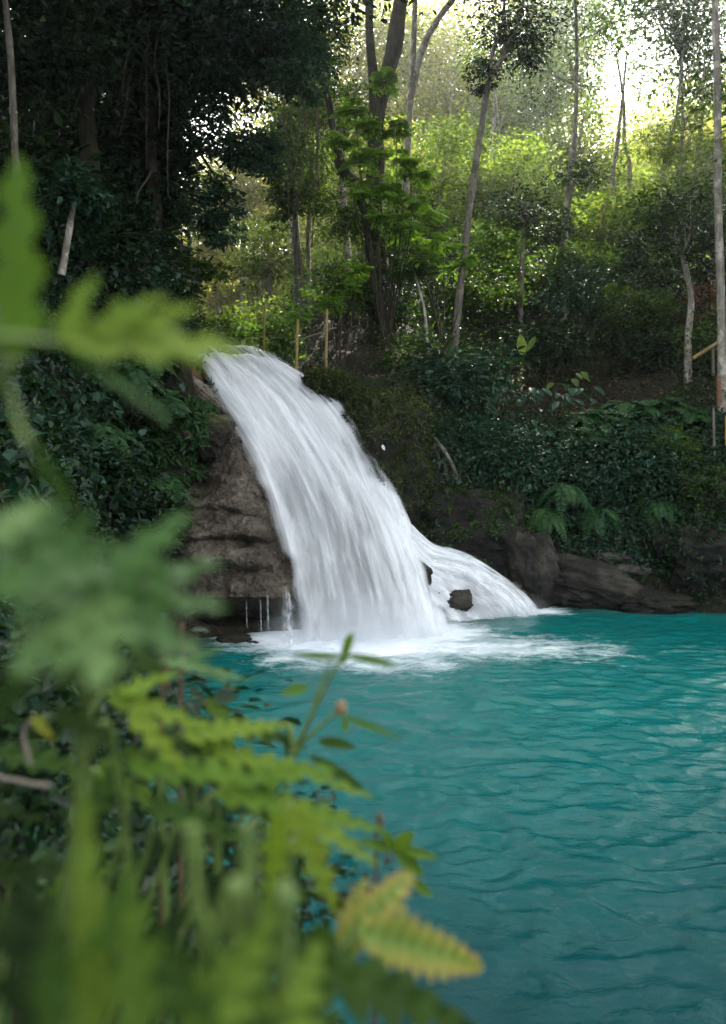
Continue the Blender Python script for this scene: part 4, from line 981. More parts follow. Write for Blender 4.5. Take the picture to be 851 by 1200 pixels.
shrub('shrub', 'glossy blue green broad leaved shrub on the ledge above the cliff roots', P(538, 440, 17), (1.05, .8, .72), 75, 26, .17, 'leaf_teal', 401, shell=.25, asp=.42, spread=.26, droop=-.5)
shrub('shrub', 'wide dark green shrub tumbling over the cliff behind the side cascade', P(600, 540, 16), (1.15, .8, .85), 90, 28, .12, 'leaf_teal', 402, shell=.3)
shrub('shrub', 'glossy dark bush between the tumbling shrub and the stone steps', P(722, 538, 16.3), (1.2, .8, .85), 110, 30, .12, 'leaf_teal', 404, shell=.4, droop=-.5)
shrub('shrub', 'small yellowish green bush above the big dark boulder', P(792, 522, 16.2), (.62, .5, .42), 50, 28, .09, 'leaf_mid', 405, shell=.3)
shrub('shrub', 'withered reddish bush behind the mottled white tree', P(824, 350, 20.6), (.36, .3, .5), 22, 20, .10, 'red_leaf', 406)
for k, (px, py, d, rx, rz, m, lab) in enumerate([
    (482, 420, 18.2, .9, .6, 'leaf_mid', 'leafy green shrub at the foot of the curved sapling'),
    (470, 470, 17.0, .8, .6, 'leaf_dark', 'black green shrub overhanging the mossy rock face'),
    (560, 340, 23, 1.3, .8, 'leaf_mid', 'green shrub under the slender leaning tree'),
    (690, 345, 22.5, 1.3, .8, 'leaf_teal', 'grey green shrub in the middle of the dark hillside'),
    (740, 365, 21.5, 1.1, .6, 'leaf_mid', 'low green shrub uphill of the feathery fern bush'),
    (640, 400, 20.0, 1.2, .5, 'leaf_dark', 'low dark shrub uphill of the elephant ear plants'),
    (838, 400, 19.6, .8, .9, 'leaf_mid', 'olive green shrub behind the slanting handrail'),
    (770, 410, 20.4, .7, .5, 'leaf_dark', 'dark shrub beside the mottled white trunk'),
    (395, 345, 20.0, .9, .5, 'leaf_mid', 'light green shrub at the foot of the pale leaning trunk'),
    (330, 395, 19.5, .6, .5, 'leaf_mid', 'green shrub beside the stream just above the lip'),
    (265, 395, 21, .7, .5, 'leaf_mid', 'olive shrub on the stream bank in the sunlit gap'),
    (300, 375, 24, .9, .7, 'leaf_bright', 'bright green shrub standing in the sunlit stream bed'),
    (515, 330, 25, 1.3, .9, 'leaf_dark', 'dark round shrub in the deep shade behind the sapling'),
    (620, 330, 27, 1.6, 1.0, 'leaf_dark', 'dark round shrub in the deep shade behind the short straight stem'),
    (790, 350, 24, 1.4, 1.0, 'leaf_dark', 'dark wide shrub in the shade behind the withered bush'),
    (100, 555, 11.2, .9, .5, 'leaf_dark', 'dark shrub low on the gorge wall'),
    (150, 620, 11.6, .8, .6, 'leaf_dark', 'darkest shrub at the foot of the gorge wall'),
    (20, 520, 9.5, .7, .7, 'leaf_teal', 'blue green shrub on the gorge wall nearest the fern fronds'),
]):
    shrub('shrub', lab, P(px, py, d), (rx, rx * .7, rz), int(55 * rx), 28, .12 if d < 19 else .14, m, 420 + k, shell=.3)

def frond(b, base, d, L, npair, pl, rng, up=None, droop=.6, asp=.28, tint=.5, shape='lance', rach=None):
    """Feather leaf: a drooping rachis with paired leaflets."""
    d = nrm(d); t = np.linspace(0, 1, 14)
    pts = base + L * (t[:, None] * d + (t ** 2)[:, None] * np.array([0, 0, -droop]))
    if rach is not None: rach.tube(pts[::3], [.006, .002], 10, 4)
    tt = np.linspace(.12, .98, npair)
    c = np.stack([np.interp(tt, t, pts[:, k]) for k in range(3)], -1)
    tan = nrm(np.stack([np.interp(tt, t, np.gradient(pts[:, k])) for k in range(3)], -1))
    side = nrm(np.cross(tan, np.array([0, 0, 1.0]))); nv = np.cross(side, tan)
    pr = pl * np.sin(pi * np.clip(tt * .85 + .12, 0, 1)) ** .8
    for s_ in (-1, 1):
        b.leaves(c, side * s_ + tan * .45 + rng.normal(0, .08, (npair, 3)) - np.array([0, 0, .15]), nv + rng.normal(0, .12, (npair, 3)), pr, pr * asp, np.clip(tint + rng.normal(0, .12, npair), 0, 1), shape=shape)

def fern(name, label, base, n, L, npair, pl, mat, seed, cat='fern', spread=1.0, lift=.8, droop=.7, face=None, group=None):
    rng = np.random.default_rng(seed); base = np.asarray(base, float)
    root = empty(name, base, label, cat, group)
    rb = MB()
    for k in range(n):
        b = MB(); a = 2 * pi * k / n + rng.uniform(-.3, .3)
        d = np.array([math.cos(a) * spread, math.sin(a) * spread, lift * rng.uniform(.5, 1.3)])
        if face is not None: d = d + np.asarray(face)
        frond(b, base + rng.normal(0, .03, 3), d, L * rng.uniform(.7, 1.15), npair, pl, rng, droop=droop * rng.uniform(.7, 1.2), tint=rng.uniform(.3, .8), rach=b)
        b.build('frond', M[mat], root)
    rb.tube([base - np.array([0, 0, .18]), base - np.array([0, 0, .08]), base + np.array([0, 0, .02])], [.04, .035, .02], 8, 6)
    rb.build('stalk', M['bark_grey'], root)
    return root
# feathery bush
for k, (px, py, d) in enumerate([(700, 492, 17.4), (740, 480, 17.8), (780, 478, 18.2), (815, 490, 17.8), (680, 512, 17.0), (765, 512, 17.2)]):
    lab = ['feathery dark fern at the near end of the fern bank', 'tallest feathery fern crowning the fern bank', 'feathery fern below the mottled white trunk', 'feathery fern beside the brown post',
           'feathery fern spilling over behind the elephant ear plants', 'feathery fern low in the middle of the fern bank'][k]
    fern('fern', lab, P(px, py, d), 26, 1.0, 26, .24, 'fern_green', 500 + k, lift=.75, droop=.75, group='feathery ferns on the bank')
for k, (px, py, d) in enumerate([(575, 590, 15.3), (640, 600, 15.5), (700, 600, 15.6), (770, 590, 15.4), (660, 570, 15.6)]):
    fern('fern', ['drooping fern on the bank over the side cascade', 'drooping fern above the humped boulder', 'drooping fern at the head of the stone steps', 'drooping fern under the yellowish green bush', 'drooping fern between the tumbling shrub and the glossy bush'][k], P(px, py, d), 16, .7, 20, .16, 'fern_green', 560 + k, lift=.5, droop=1.0, face=(0, -.6, 0), group='drooping ferns on the shore bank')
for k, (px, py, d, L, lab) in enumerate([(60, 450, 12, .9, 'dark fern high on the gorge wall'), (150, 440, 13, .8, 'dark fern on the gorge wall beside the fall top'), (110, 500, 11.8, .8, 'dark fern midway down the gorge wall'),
                                         (195, 470, 13.2, .7, 'dark fern beside the mossy boulder'), (40, 590, 10, .8, 'dark fern low on the gorge wall'), (185, 560, 12.6, .6, 'dark fern under the mossy boulder'),
                                         (170, 420, 14.2, .7, 'dark fern under the ivy draped column')]):
    fern('fern', lab, P(px, py, d), 14, L, 22, .2, 'fern_green', 520 + k, lift=.6, droop=.9, face=(.7, -.5, 0), group='ferns on the gorge wall')
# bright feather-leaved plants round the gnarled tree
def feather_shrub(label, top, base, n, L, pl, mat, seed, spots):
    rng = np.random.default_rng(seed); root = empty('feather_leaf_shrub', base, label, 'shrub')
    b = MB(); s_ = MB()
    for q in spots:
        q = np.asarray(q); s_.tube([base, base * .5 + q * .5 + rng.normal(0, .08, 3), q], [.03, .02, .008], 14, 5)
        for k in range(n):
            a = 2 * pi * k / n + rng.uniform(-.4, .4)
            frond(b, q + rng.normal(0, .04, 3), (math.cos(a), math.sin(a) * .8, rng.uniform(-.2, .9)), L * rng.uniform(.7, 1.2), 14, pl, rng, droop=.35, asp=.34, tint=rng.uniform(.3, .9), rach=s_)
        clump_leaves(b, q, (.32, .3, .3), 9, 16, pl * .62, rng, shell=.2, tbase=.7, asp=.5)
    b.build('frond', M[mat], root); s_.build('stem', M['bark_dark'], root)
feather_shrub('bright green feather leaved shrub climbing before the twin trunks', None, ground(452, 19.5), 9, .5, .20, 'leaf_fresh', 541,
              [P(452, 95, 19.3), P(465, 150, 19.4), P(415, 130, 19.4), P(440, 185, 19.2), P(475, 190, 19.2), P(400, 165, 19.6), P(455, 225, 19.0), P(485, 235, 19.2), P(420, 190, 19.2), P(445, 255, 19.0), P(470, 265, 19), P(435, 150, 19.5), P(488, 205, 19.4), P(425, 225, 19.2)])
feather_shrub('light green feather leaved bush over the two bamboo posts', None, ground(400, 18.5), 8, .42, .15, 'leaf_fresh', 542,
              [P(412, 338, 18.4), P(386, 356, 18.2), P(350, 372, 18.2), P(420, 318, 18.6)])
feather_shrub('green feather leaved bush behind the curved sapling', None, ground(520, 20), 8, .6, .2, 'leaf_fresh', 543, [P(505, 250, 20), P(520, 285, 19.8), P(480, 275, 19.8), P(540, 310, 20), P(500, 300, 19.6)])

# big leaved plants
def big_leaf(b, base, tip, w, nv, tint=.5, fold=.25, curl=.25, point=1.0, notch=0.0):
    base = np.asarray(base, float); tip = np.asarray(tip, float); ax = tip - base; L = np.linalg.norm(ax); a = ax / L
    side = nrm(np.cross(a, nv)); n = np.cross(side, a)
    t = np.linspace(0, 1, 14); hw = w * np.sin(pi * np.clip(t, 0, 1) ** (.7 if notch else .9)) ** .7
    hw[-1] = 0
    u = np.linspace(-1, 1, 7)
    G = (base + t[:, None, None] * ax + u[None, :, None] * hw[:, None, None] * side + (np.abs(u)[None, :, None] * hw[:, None, None] * fold - (t ** 2)[:, None, None] * curl * L) * n
         - notch * L * (np.abs(u) ** 2)[None, :, None] * (1 - t[:, None, None]) ** 3 * a)
    b.grid(G, tint)
rngp = np.random.default_rng(9)
def leafy(name, label, base, leaves, mat, cat='plant', r=.012):
    root = empty(name, base, label, cat); s_ = MB()
    for lf in leaves:
        b0, t0, w = np.asarray(lf[0]), np.asarray(lf[1]), lf[2]
        s_.tube([base, (base + b0) / 2 + np.array([0, 0, .04]), b0], [r, r * .7], 10, 5)
        b = MB(); big_leaf(b, b0, t0, w, np.array(lf[3]) if len(lf) > 3 else np.array([0, -.6, .8]), rngp.uniform(.3, .9), notch=lf[4] if len(lf) > 4 else 0)
        b.build('leaf', M[mat], root)
    s_.build('stem', M['fern_green'], root)
g0 = P(613, 425, 18.5)
leafy('banana_plant', 'young banana plant with two upright bright leaves on the slope', g0, [(P(612, 416, 18.5), P(611, 392, 18.4), .12, (0, -1, .2)), (P(616, 412, 18.5), P(631, 391, 18.7), .07, (.3, -1, .4)), (P(609, 420, 18.5), P(590, 424, 18.2), .06)], 'leaf_bright')
for k, (px, py, d, lab) in enumerate([(618, 460, 17.3, 'blue green elephant ear plant under the young banana'), (660, 462, 17.3, 'elephant ear plant midway along the ledge'), (690, 455, 17.4, 'elephant ear plant beside the fern bank'),
                                      (570, 495, 16.6, 'big leaved plant at the edge of the tumbling shrub'), (622, 498, 16.5, 'big leaved plant above the tumbling shrub'), (668, 440, 18, 'yellowish big leaved plant at the back of the ledge')]):
    b0 = P(px, py + 14, d); L_ = []
    for q in range(6):
        a = rngp.uniform(0, 2 * pi); rr = rngp.uniform(.10, .42)
        s0 = b0 + np.array([math.cos(a) * rr, math.sin(a) * rr * .6, rngp.uniform(.0, .35)]); dr = np.array([math.cos(a) * .5, -.4 - .3 * abs(math.sin(a)), -.4]) * .26 * rngp.uniform(.7, 1.2)
        L_.append((s0, s0 + dr, rngp.uniform(.045, .08), (0, -.6, .8), .35))
    leafy('elephant_ear_plant', lab, b0, L_, 'leaf_bright' if k == 5 else 'leaf_teal')

# exposed roots on the cliff
rb = MB()
for pts in ([(508, 512, 15.5), (520, 528, 15.3), (533, 552, 15.25), (540, 575, 15.3), (560, 580, 15.3), (590, 590, 15.3)], [(508, 512, 15.5), (514, 540, 15.35), (511, 566, 15.3)], [(520, 528, 15.4), (524, 560, 15.35), (528, 585, 15.35)],
            [(533, 552, 15.3), (528, 570, 15.3), (519, 584, 15.3)], [(508, 512, 15.5), (498, 505, 15.6), (490, 512, 15.7)]):
    rb.tube(px_path(pts), [.045, .04, .02], 24, 6, rough=.3)
tag(rb.build('tree_root', M['bark_grey']), 'twisted exposed tree root gripping the cliff behind the waterfall', 'root')
b = MB(); big_leaf(b, P(448, 521, 14.3), P(451, 528, 14.3), .028, np.array([-.2, -1, .2])); tag(b.build('pale_leaf', M['white_paper']), 'small white fallen leaf stuck on the mossy rock face', 'leaf')

# ------------------------------------------------------------------ posts, rails
def post(label, p0, p1, r, mat, cat='post', name='wooden_post', sides=8):
    b = MB(); b.tube([p0, (np.asarray(p0) + p1) / 2, p1], [r, r * .97, r], 16, sides, rough=.06); tag(b.build(name, M[mat]), label, cat)
post('upright yellow bamboo post nearest the lip of the waterfall', P(347, 440, 17.3), P(349, 374, 17.3), .035, 'bamboo', name='bamboo_post')
post('upright yellow bamboo post under the feather leaved bush', P(382, 444, 17.3), P(383, 363, 17.3), .035, 'bamboo', name='bamboo_post')
post('thin tall pole standing in the stream behind the lip', P(309, 425, 18.8), P(311, 352, 18.8), .02, 'bamboo', name='bamboo_pole')
post('crooked grey pole lying between the two bamboo posts', P(340, 402, 17.6), P(394, 384, 17.9), .022, 'wood_grey', 'pole', 'pole')
post('slanting timber handrail beside the mottled white tree', P(812, 420, 18.9), P(842, 401, 18.9), .045, 'bamboo', 'handrail', 'handrail')
post('grey upright post carrying the slanting handrail', P(836, 440, 18.95), P(835, 404, 18.95), .04, 'wood_grey')
post('short reddish brown timber post above the yellow post', P(843, 475, 17), P(842, 440, 17), .055, 'wood_brown')
post('thin grey stake left of the yellow post', P(837, 523, 16), P(836, 478, 16), .025, 'wood_grey')
post('bright yellow painted post at the edge of the bank', P(853, 522, 16), P(853, 487, 16), .05, 'yellow_paint')
# ------------------------------------------------------------------ near plants around the viewpoint
M['near_leaf'] = leaf_mat('near_fern_leaf', (0.018, 0.05, 0.006), (0.066, 0.128, 0.012), (0.15, 0.205, 0.024), 0.42, 0.6, 0.12, tcol=(1.6, 1.5, .35), mottled=.5, noise_scale=14)
M['near_grey'] = leaf_mat('near_waxy_leaf', (0.015, 0.045, 0.007), (0.038, 0.095, 0.014), (0.115, 0.18, 0.055), 0.32, 0.4, 0.35, tcol=(1.5, 1.6, .4), mottled=.4, noise_scale=12)
M['near_dark'] = leaf_mat('near_shaded_leaf', (0.006, 0.016, 0.002), (0.030, 0.066, 0.006), (0.08, 0.125, 0.012), 0.35, 0.6, 0.12, tcol=(1.6, 1.5, .4), mottled=.4, noise_scale=14)  # darker copy of the near fern leaf, shade put into its colour

def yellowing():
    N = NT('yellowing_fern_leaf')
    e = N.n('Attribute', attribute_name='edge').outputs['Fac']
    nz = N.noise(26, 4, .6, N.mapping())
    k = N.math('ADD', e, N.math('MULTIPLY', N.math('SUBTRACT', nz, .5), .7))
    c = N.ramp(k, [(.1, (.09, .15, .015)), (.55, (.17, .19, .022)), (.85, (.25, .20, .03)), (1.05, (.27, .12, .04))])
    p = N.n('BsdfPrincipled'); p.inputs['Roughness'].default_value = .5; N.l(c, p.inputs['Base Color']); p.inputs['Specular IOR Level'].default_value = .3
    t = N.n('BsdfTranslucent'); N.l(N.mix(1.0, c, (1.5, 1.4, .7), 'MULTIPLY'), t.inputs[0])
    m = N.n('MixShader'); m.inputs[0].default_value = .4; N.l(p.outputs[0], m.inputs[1]); N.l(t.outputs[0], m.inputs[2]); N.l(m.outputs[0], N.out.inputs[0])
    return N.m
M['near_yellow'] = yellowing()
M['near_stem'] = plain_mat('fleshy_green_stem', (.10, .15, .035), .5, .4, 30)
M['near_brown'] = plain_mat('brown_dry_stem', (.09, .05, .025), .7, .5, 40)
M['bud'] = plain_mat('brown_bud', (.22, .15, .07), .7, .6, 120)

def blade(b, p0, p1, w, nv=(0, -.6, .8), lobes=5, depth=.68, sweep=.55, curl=.12, fold=.2, tint=.5, seed=0, serr=.10, taper=.75, base_w=.3):
    """One pinnately lobed leaf blade from p0 to p1 with half width w; pointed lobes swept towards the tip."""
    p0 = np.asarray(p0, float); p1 = np.asarray(p1, float); ax = p1 - p0; L = np.linalg.norm(ax); a = ax / L
    side = nrm(np.cross(a, np.asarray(nv, float))); n = np.cross(side, a)
    nt = lobes * 16 + 1; t = np.linspace(0, 1, nt)
    env = np.minimum(1, (t / .22) ** .6 * (1 - base_w) + base_w) * (1 - t) ** taper * 1.25
    rng = np.random.default_rng(seed)
    us = np.linspace(0, 1, 6)
    cols = []
    for s_ in (-1, 1):
        ph = t * lobes + (.0 if s_ > 0 else .35)
        f = ph - np.floor(ph)
        lob = (np.clip(1 - np.abs(f - .5) * 2, 0, 1)) ** .75
        lv = 1 + .25 * np.interp(ph, np.arange(lobes + 2), rng.normal(0, 1, lobes + 2))
        hw = w * env * ((1 - depth) * .8 + depth * lob * lv) * (1 + serr * (np.abs(((t * lobes * 5) % 1) - .5) * 4 - 1))
        hw = np.maximum(hw, w * .04 * (1 - t))
        cols.append((s_, hw))
    V = []
    us2 = np.concatenate([-us[::-1], us[1:]])
    for u in us2:
        s_, hw = cols[0] if u < 0 else cols[1]
        off = np.abs(u) * hw
        along = t * L + sweep * off
        h = -curl * L * (along / L) ** 2 + fold * off - .35 * fold * off ** 2 / max(w, 1e-6) + .035 * w * np.sin(t * lobes * 6.28 + u * 2)
        V.append(p0 + along[:, None] * a + (np.sign(u) * off)[:, None] * side + h[:, None] * n)
    G = np.stack(V, 1)
    G = G + n * (.12 * w * noise(G / max(w, .01) * .8, seed + 3))[..., None]
    e = np.abs(us2)[None, :] * np.ones((nt, 1)) * .85 + .25 * t[:, None] ** 3
    b.grid(G, tint, e)

class Near:
    def __init__(s, name, label, base, cat='fern'):
        s.base = np.asarray(base, float); s.root = empty(name, s.base, label, cat); s.rng = np.random.default_rng(len(label))
    def frond(s, blades, mat, stalk=None, label=None):
        for k, q in enumerate(blades):
            b = MB(); q = dict(q); q.setdefault('seed', k + int(s.rng.integers(900))); blade(b, q.pop('a'), q.pop('b'), q.pop('w'), **q)
            o = b.build('frond', M[mat], s.root)
            if label: o['label'] = label
        if stalk is not None: s.stalk(*stalk)
    def stalk(s, pts, r0=.006, r1=.003, mat='near_stem', name='stalk'):
        b = MB(); b.tube(pts, [r0, r1], len(pts) * 9, 7, rough=.1); b.build(name, M[mat], s.root)

def near_ground(px, d):
    x = (px - 425.5) / F * d
    return np.array([x, d, float(height(np.array([x]), np.array([d]))[0]) - .02])
def Bd(a, b, w, d0, d1=None, **k):
    """blade between picture positions a and b, half width w given in picture pixels at its distance"""
    d1 = d1 or d0
    return dict(a=P(a[0], a[1], d0), b=P(b[0], b[1], d1), w=w / F * (d0 + d1) / 2, **k)

# tall fern at the left: fronds reach into the frame at eye level
n1 = Near('fern', 'tall bright lobed fern leaning in from the edge, nearest to the viewpoint and most blurred', near_ground(-120, .62))
B1 = n1.base
n1.frond([Bd((20, 420), (18, 168), 44, .50, .52, lobes=4, depth=.6, sweep=.35, tint=.45, nv=(.25, -.9, .35), taper=.5, serr=.05)], 'near_leaf', ([B1, P(-90, 640, .58), P(-20, 470, .52), P(20, 420, .50)], .005, .003))
n1.frond([Bd((70, 402), (292, 392), 46, .50, .56, lobes=4, depth=.55, sweep=.5, tint=.8, nv=(.1, -.75, .65), taper=.6), Bd((72, 400), (112, 312), 22, .50, .52, lobes=2, depth=.5, tint=.7, nv=(.1, -.9, .3)),
          Bd((105, 395), (195, 335), 26, .51, .53, lobes=3, tint=.75, nv=(.1, -.8, .5)), Bd((150, 390), (235, 350), 20, .52, .54, lobes=2, tint=.85, nv=(.1, -.8, .5)), Bd((150, 395), (255, 430), 20, .52, .55, lobes=3, tint=.8, nv=(0, -.8, .6))],
         'near_leaf', ([B1, P(-110, 560, .55), P(-30, 410, .49), P(72, 401, .50)], .004, .0025))
n1.frond([Bd((70, 404), (216, 492), 13, .50, .54, lobes=4, depth=.35, sweep=.6, tint=.5, nv=(.2, -.7, .7))], 'near_grey')
n1.frond([Bd((38, 520), (112, 640), 13, .50, .50, lobes=3, depth=.4, tint=.25, nv=(.3, -.8, .4))], 'near_dark', ([B1, P(-60, 560, .55), P(38, 520, .50)], .003, .002))

# broad palmate fern leaf
n2 = Near('fern', 'big grey green hand shaped fern leaf spread in front of the shaded gorge wall', near_ground(20, .78))
B2 = n2.base
hub = (105, 700)
n2.frond([Bd(hub, (222, 588), 38, .50, .54, lobes=4, tint=.5, nv=(.1, -.7, .7)), Bd(hub, (264, 645), 36, .50, .54, lobes=4, tint=.45, nv=(.1, -.6, .8)), Bd(hub, (274, 700), 34, .5, .53, lobes=4, tint=.55, nv=(.1, -.6, .8)),
          Bd(hub, (250, 768), 42, .5, .5, lobes=4, tint=.5, nv=(.1, -.6, .8)), Bd(hub, (20, 575), 66, .5, .52, lobes=4, tint=.5, nv=(0, -.7, .7)), Bd(hub, (-40, 660), 70, .5, .48, lobes=4, tint=.6, nv=(0, -.6, .8)),
          Bd(hub, (10, 790), 66, .5, .46, lobes=4, tint=.75, nv=(0, -.6, .8)), Bd(hub, (120, 800), 62, .5, .45, lobes=3, tint=.85, nv=(0, -.6, .8))],
         'near_grey', ([B2, P(90, 1000, .62), P(130, 800, .52), P(hub[0], hub[1], .50)], .007, .004))
n2.frond([Bd((-20, 640), (60, 580), 34, .47, .5, lobes=3, tint=.9, nv=(0, -.6, .8)), Bd((30, 690), (140, 660), 30, .47, .5, lobes=3, tint=.3)], 'near_grey')
n2.frond([Bd((60, 800), (200, 760), 30, .56, .6, lobes=4, tint=.2), Bd((60, 830), (150, 880), 30, .56, .58, lobes=4, tint=.2), Bd((40, 790), (-30, 850), 40, .56, .56, lobes=4, tint=.1)], 'near_dark')

# medium fern on the bank, less blurred
n3 = Near('fern', 'light green lobed fern on the bank whose tips reach out over the pool', near_ground(230, 1.35))
B3 = n3.base
n3.frond([Bd((190, 775), (302, 790), 13, 1.2, 1.25, lobes=7, depth=.6, tint=.55, nv=(0, -.5, .9)), Bd((215, 780), (265, 752), 7, 1.22, 1.25, lobes=4, tint=.5), Bd((230, 783), (285, 805), 6, 1.22, 1.22, lobes=4, tint=.5)],
         'near_grey', ([B3, P(190, 960, 1.25), P(165, 840, 1.18), P(190, 775, 1.2)], .006, .003))
n3.frond([Bd((200, 870), (455, 915), 25, 1.05, 1.15, lobes=10, depth=.74, tint=.7, nv=(.1, -.5, .9)), Bd((215, 865), (352, 838), 22, 1.05, 1.15, lobes=8, tint=.8), Bd((240, 890), (330, 965), 20, 1.02, 1.0, lobes=5, tint=.6)],
         'near_leaf', ([B3, P(235, 1040, 1.15), P(180, 900, 1.05), P(200, 870, 1.05)], .007, .003))
n3.frond([Bd((120, 810), (260, 850), 22, .92, .98, lobes=5, tint=.8), Bd((140, 815), (215, 780), 15, .92, .98, lobes=4, tint=.75), Bd((150, 830), (225, 905), 20, .92, .92, lobes=4, tint=.95)], 'near_leaf',
         ([B3, P(150, 1000, 1.0), P(105, 870, .92), P(120, 810, .92)], .007, .003))
n3.frond([Bd((250, 930), (470, 960), 26, .98, 1.05, lobes=9, tint=.6, nv=(.1, -.5, .9)), Bd((270, 920), (400, 890), 20, 1.0, 1.05, lobes=5, tint=.6), Bd((150, 900), (330, 905), 24, .95, 1.0, lobes=6, tint=.5)], 'near_leaf',
         ([B3, P(255, 1060, 1.1), P(235, 960, 1.0), P(250, 930, .98)], .007, .003))
n3.frond([Bd((340, 940), (400, 1075), 26, .85, .82, lobes=5, tint=.9, nv=(.2, -.8, .5)), Bd((330, 950), (310, 1080), 24, .82, .8, lobes=5, tint=.7, nv=(0, -.8, .5)), Bd((345, 955), (455, 1010), 20, .87, .9, lobes=5, tint=.85)], 'near_leaf',
         ([B3, P(330, 1120, .98), P(335, 1010, .9), P(340, 940, .85)], .006, .003))
n3.frond([Bd((190, 800), (150, 745), 14, 1.1, 1.1, lobes=3, tint=.4), Bd((240, 820), (300, 870), 12, 1.15, 1.15, lobes=4, tint=.7), Bd((170, 940), (300, 985), 22, .9, .9, lobes=5, tint=.3)], 'near_dark')

# yellowing fern
n4 = Near('fern', 'yellowing fern with toothed reddish edged fronds at the bottom of the bank', near_ground(400, 1.0))
B4 = n4.base
n4.frond([Bd((395, 1120), (482, 1018), 30, .85, .9, lobes=7, depth=.4, sweep=.35, tint=.6, nv=(-.1, -.8, .6), taper=.45, serr=.15), Bd((400, 1105), (430, 1025), 20, .86, .9, lobes=5, depth=.4, tint=.6, nv=(-.1, -.8, .6))], 'near_yellow')
n4.frond([Bd((420, 1090), (578, 1132), 36, .85, .9, lobes=9, depth=.38, sweep=.3, tint=.6, nv=(.1, -.75, .65), taper=.5, serr=.18)], 'near_yellow', ([B4, P(375, 1230, .9), P(385, 1140, .85), P(420, 1090, .85)], .006, .003))
n4.frond([Bd((340, 1130), (610, 1205), 44, .75, .85, lobes=7, depth=.5, tint=.25, nv=(.1, -.5, .85)), Bd((330, 1120), (520, 1165), 30, .78, .85, lobes=6, tint=.2), Bd((380, 1080), (350, 1220), 36, .75, .7, lobes=5, tint=.3)], 'near_dark')

# low ferns, very close, along the bottom
n5 = Near('fern', 'low dark green fern filling the bottom corner, upright blurred fronds', near_ground(90, .72))
B5 = n5.base
n5.frond([Bd((110, 1230), (92, 925), 34, .46, .52, lobes=5, depth=.55, tint=.95, nv=(.1, -.9, .3), taper=.6), Bd((105, 1120), (160, 1010), 20, .47, .5, lobes=3, tint=.5, nv=(.1, -.9, .3))], 'near_dark', ([B5, P(115, 1300, .55), P(110, 1230, .46)], .006, .003))
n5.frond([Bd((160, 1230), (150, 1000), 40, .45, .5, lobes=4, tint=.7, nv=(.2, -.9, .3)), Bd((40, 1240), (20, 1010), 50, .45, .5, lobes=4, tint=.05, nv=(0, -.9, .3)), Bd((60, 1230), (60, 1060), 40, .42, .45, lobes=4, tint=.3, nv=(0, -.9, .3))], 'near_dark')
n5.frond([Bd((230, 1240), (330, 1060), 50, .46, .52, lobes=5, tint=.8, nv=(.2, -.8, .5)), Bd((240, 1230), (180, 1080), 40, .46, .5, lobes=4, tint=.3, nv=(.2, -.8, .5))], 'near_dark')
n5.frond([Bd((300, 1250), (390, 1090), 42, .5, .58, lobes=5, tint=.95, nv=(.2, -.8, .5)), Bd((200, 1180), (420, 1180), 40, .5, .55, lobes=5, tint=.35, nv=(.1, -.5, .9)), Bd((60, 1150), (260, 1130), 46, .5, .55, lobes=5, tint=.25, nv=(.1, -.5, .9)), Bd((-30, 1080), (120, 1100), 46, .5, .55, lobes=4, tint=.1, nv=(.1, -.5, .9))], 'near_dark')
for pts in ([(268, 1240), (246, 1120), (228, 1040), (226, 968)], [(318, 1250), (302, 1120), (292, 1040), (290, 965)]):
    q = [P(x, y, .55) for x, y in pts]; n5.stalk([B5] + q, .006, .0055)

# plants further along the bank that close the dark space under the fronds
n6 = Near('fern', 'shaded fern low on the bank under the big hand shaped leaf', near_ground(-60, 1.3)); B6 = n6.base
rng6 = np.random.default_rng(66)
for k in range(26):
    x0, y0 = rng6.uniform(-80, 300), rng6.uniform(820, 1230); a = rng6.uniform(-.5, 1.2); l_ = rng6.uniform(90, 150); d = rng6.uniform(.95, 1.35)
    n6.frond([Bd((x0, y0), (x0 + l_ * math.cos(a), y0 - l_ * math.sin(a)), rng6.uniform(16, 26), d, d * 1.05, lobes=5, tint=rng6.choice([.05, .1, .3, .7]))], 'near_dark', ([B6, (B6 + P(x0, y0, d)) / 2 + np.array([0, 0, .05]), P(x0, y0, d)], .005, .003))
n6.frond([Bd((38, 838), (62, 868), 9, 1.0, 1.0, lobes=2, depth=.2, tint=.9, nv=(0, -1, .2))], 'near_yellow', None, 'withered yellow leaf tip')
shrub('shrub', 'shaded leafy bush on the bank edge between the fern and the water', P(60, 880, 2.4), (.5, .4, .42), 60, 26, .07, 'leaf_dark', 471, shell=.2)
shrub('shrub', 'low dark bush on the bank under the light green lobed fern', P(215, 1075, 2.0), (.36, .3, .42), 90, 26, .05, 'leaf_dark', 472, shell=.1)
for k, (pts, lab) in enumerate([([(-30, 905, 1.1), (20, 915, 1.1), (60, 922, 1.1)], 'pale dry twig lying in the shade at the frame edge'), ([(35, 895, 1.15), (28, 860, 1.15), (40, 838, 1.15)], 'thin grey twig beside the withered yellow leaf tip'),
                                ([(190, 845, 1.5), (197, 810, 1.5), (195, 785, 1.5)], 'short brown dead stem under the fern tip over the pool'), ([(212, 815, 1.5), (216, 790, 1.5), (218, 772, 1.5)], 'second brown dead stem next to the fern tip, nearer the fall')]):
    g = near_ground(pts[0][0], pts[0][2]); b = MB(); b.tube([g] + px_path(pts) if k > 1 else px_path(pts), [.004, .003], 18, 6, rough=.2); tag(b.build('twig', M['near_brown' if k > 1 else 'wood_grey']), lab, 'twig')

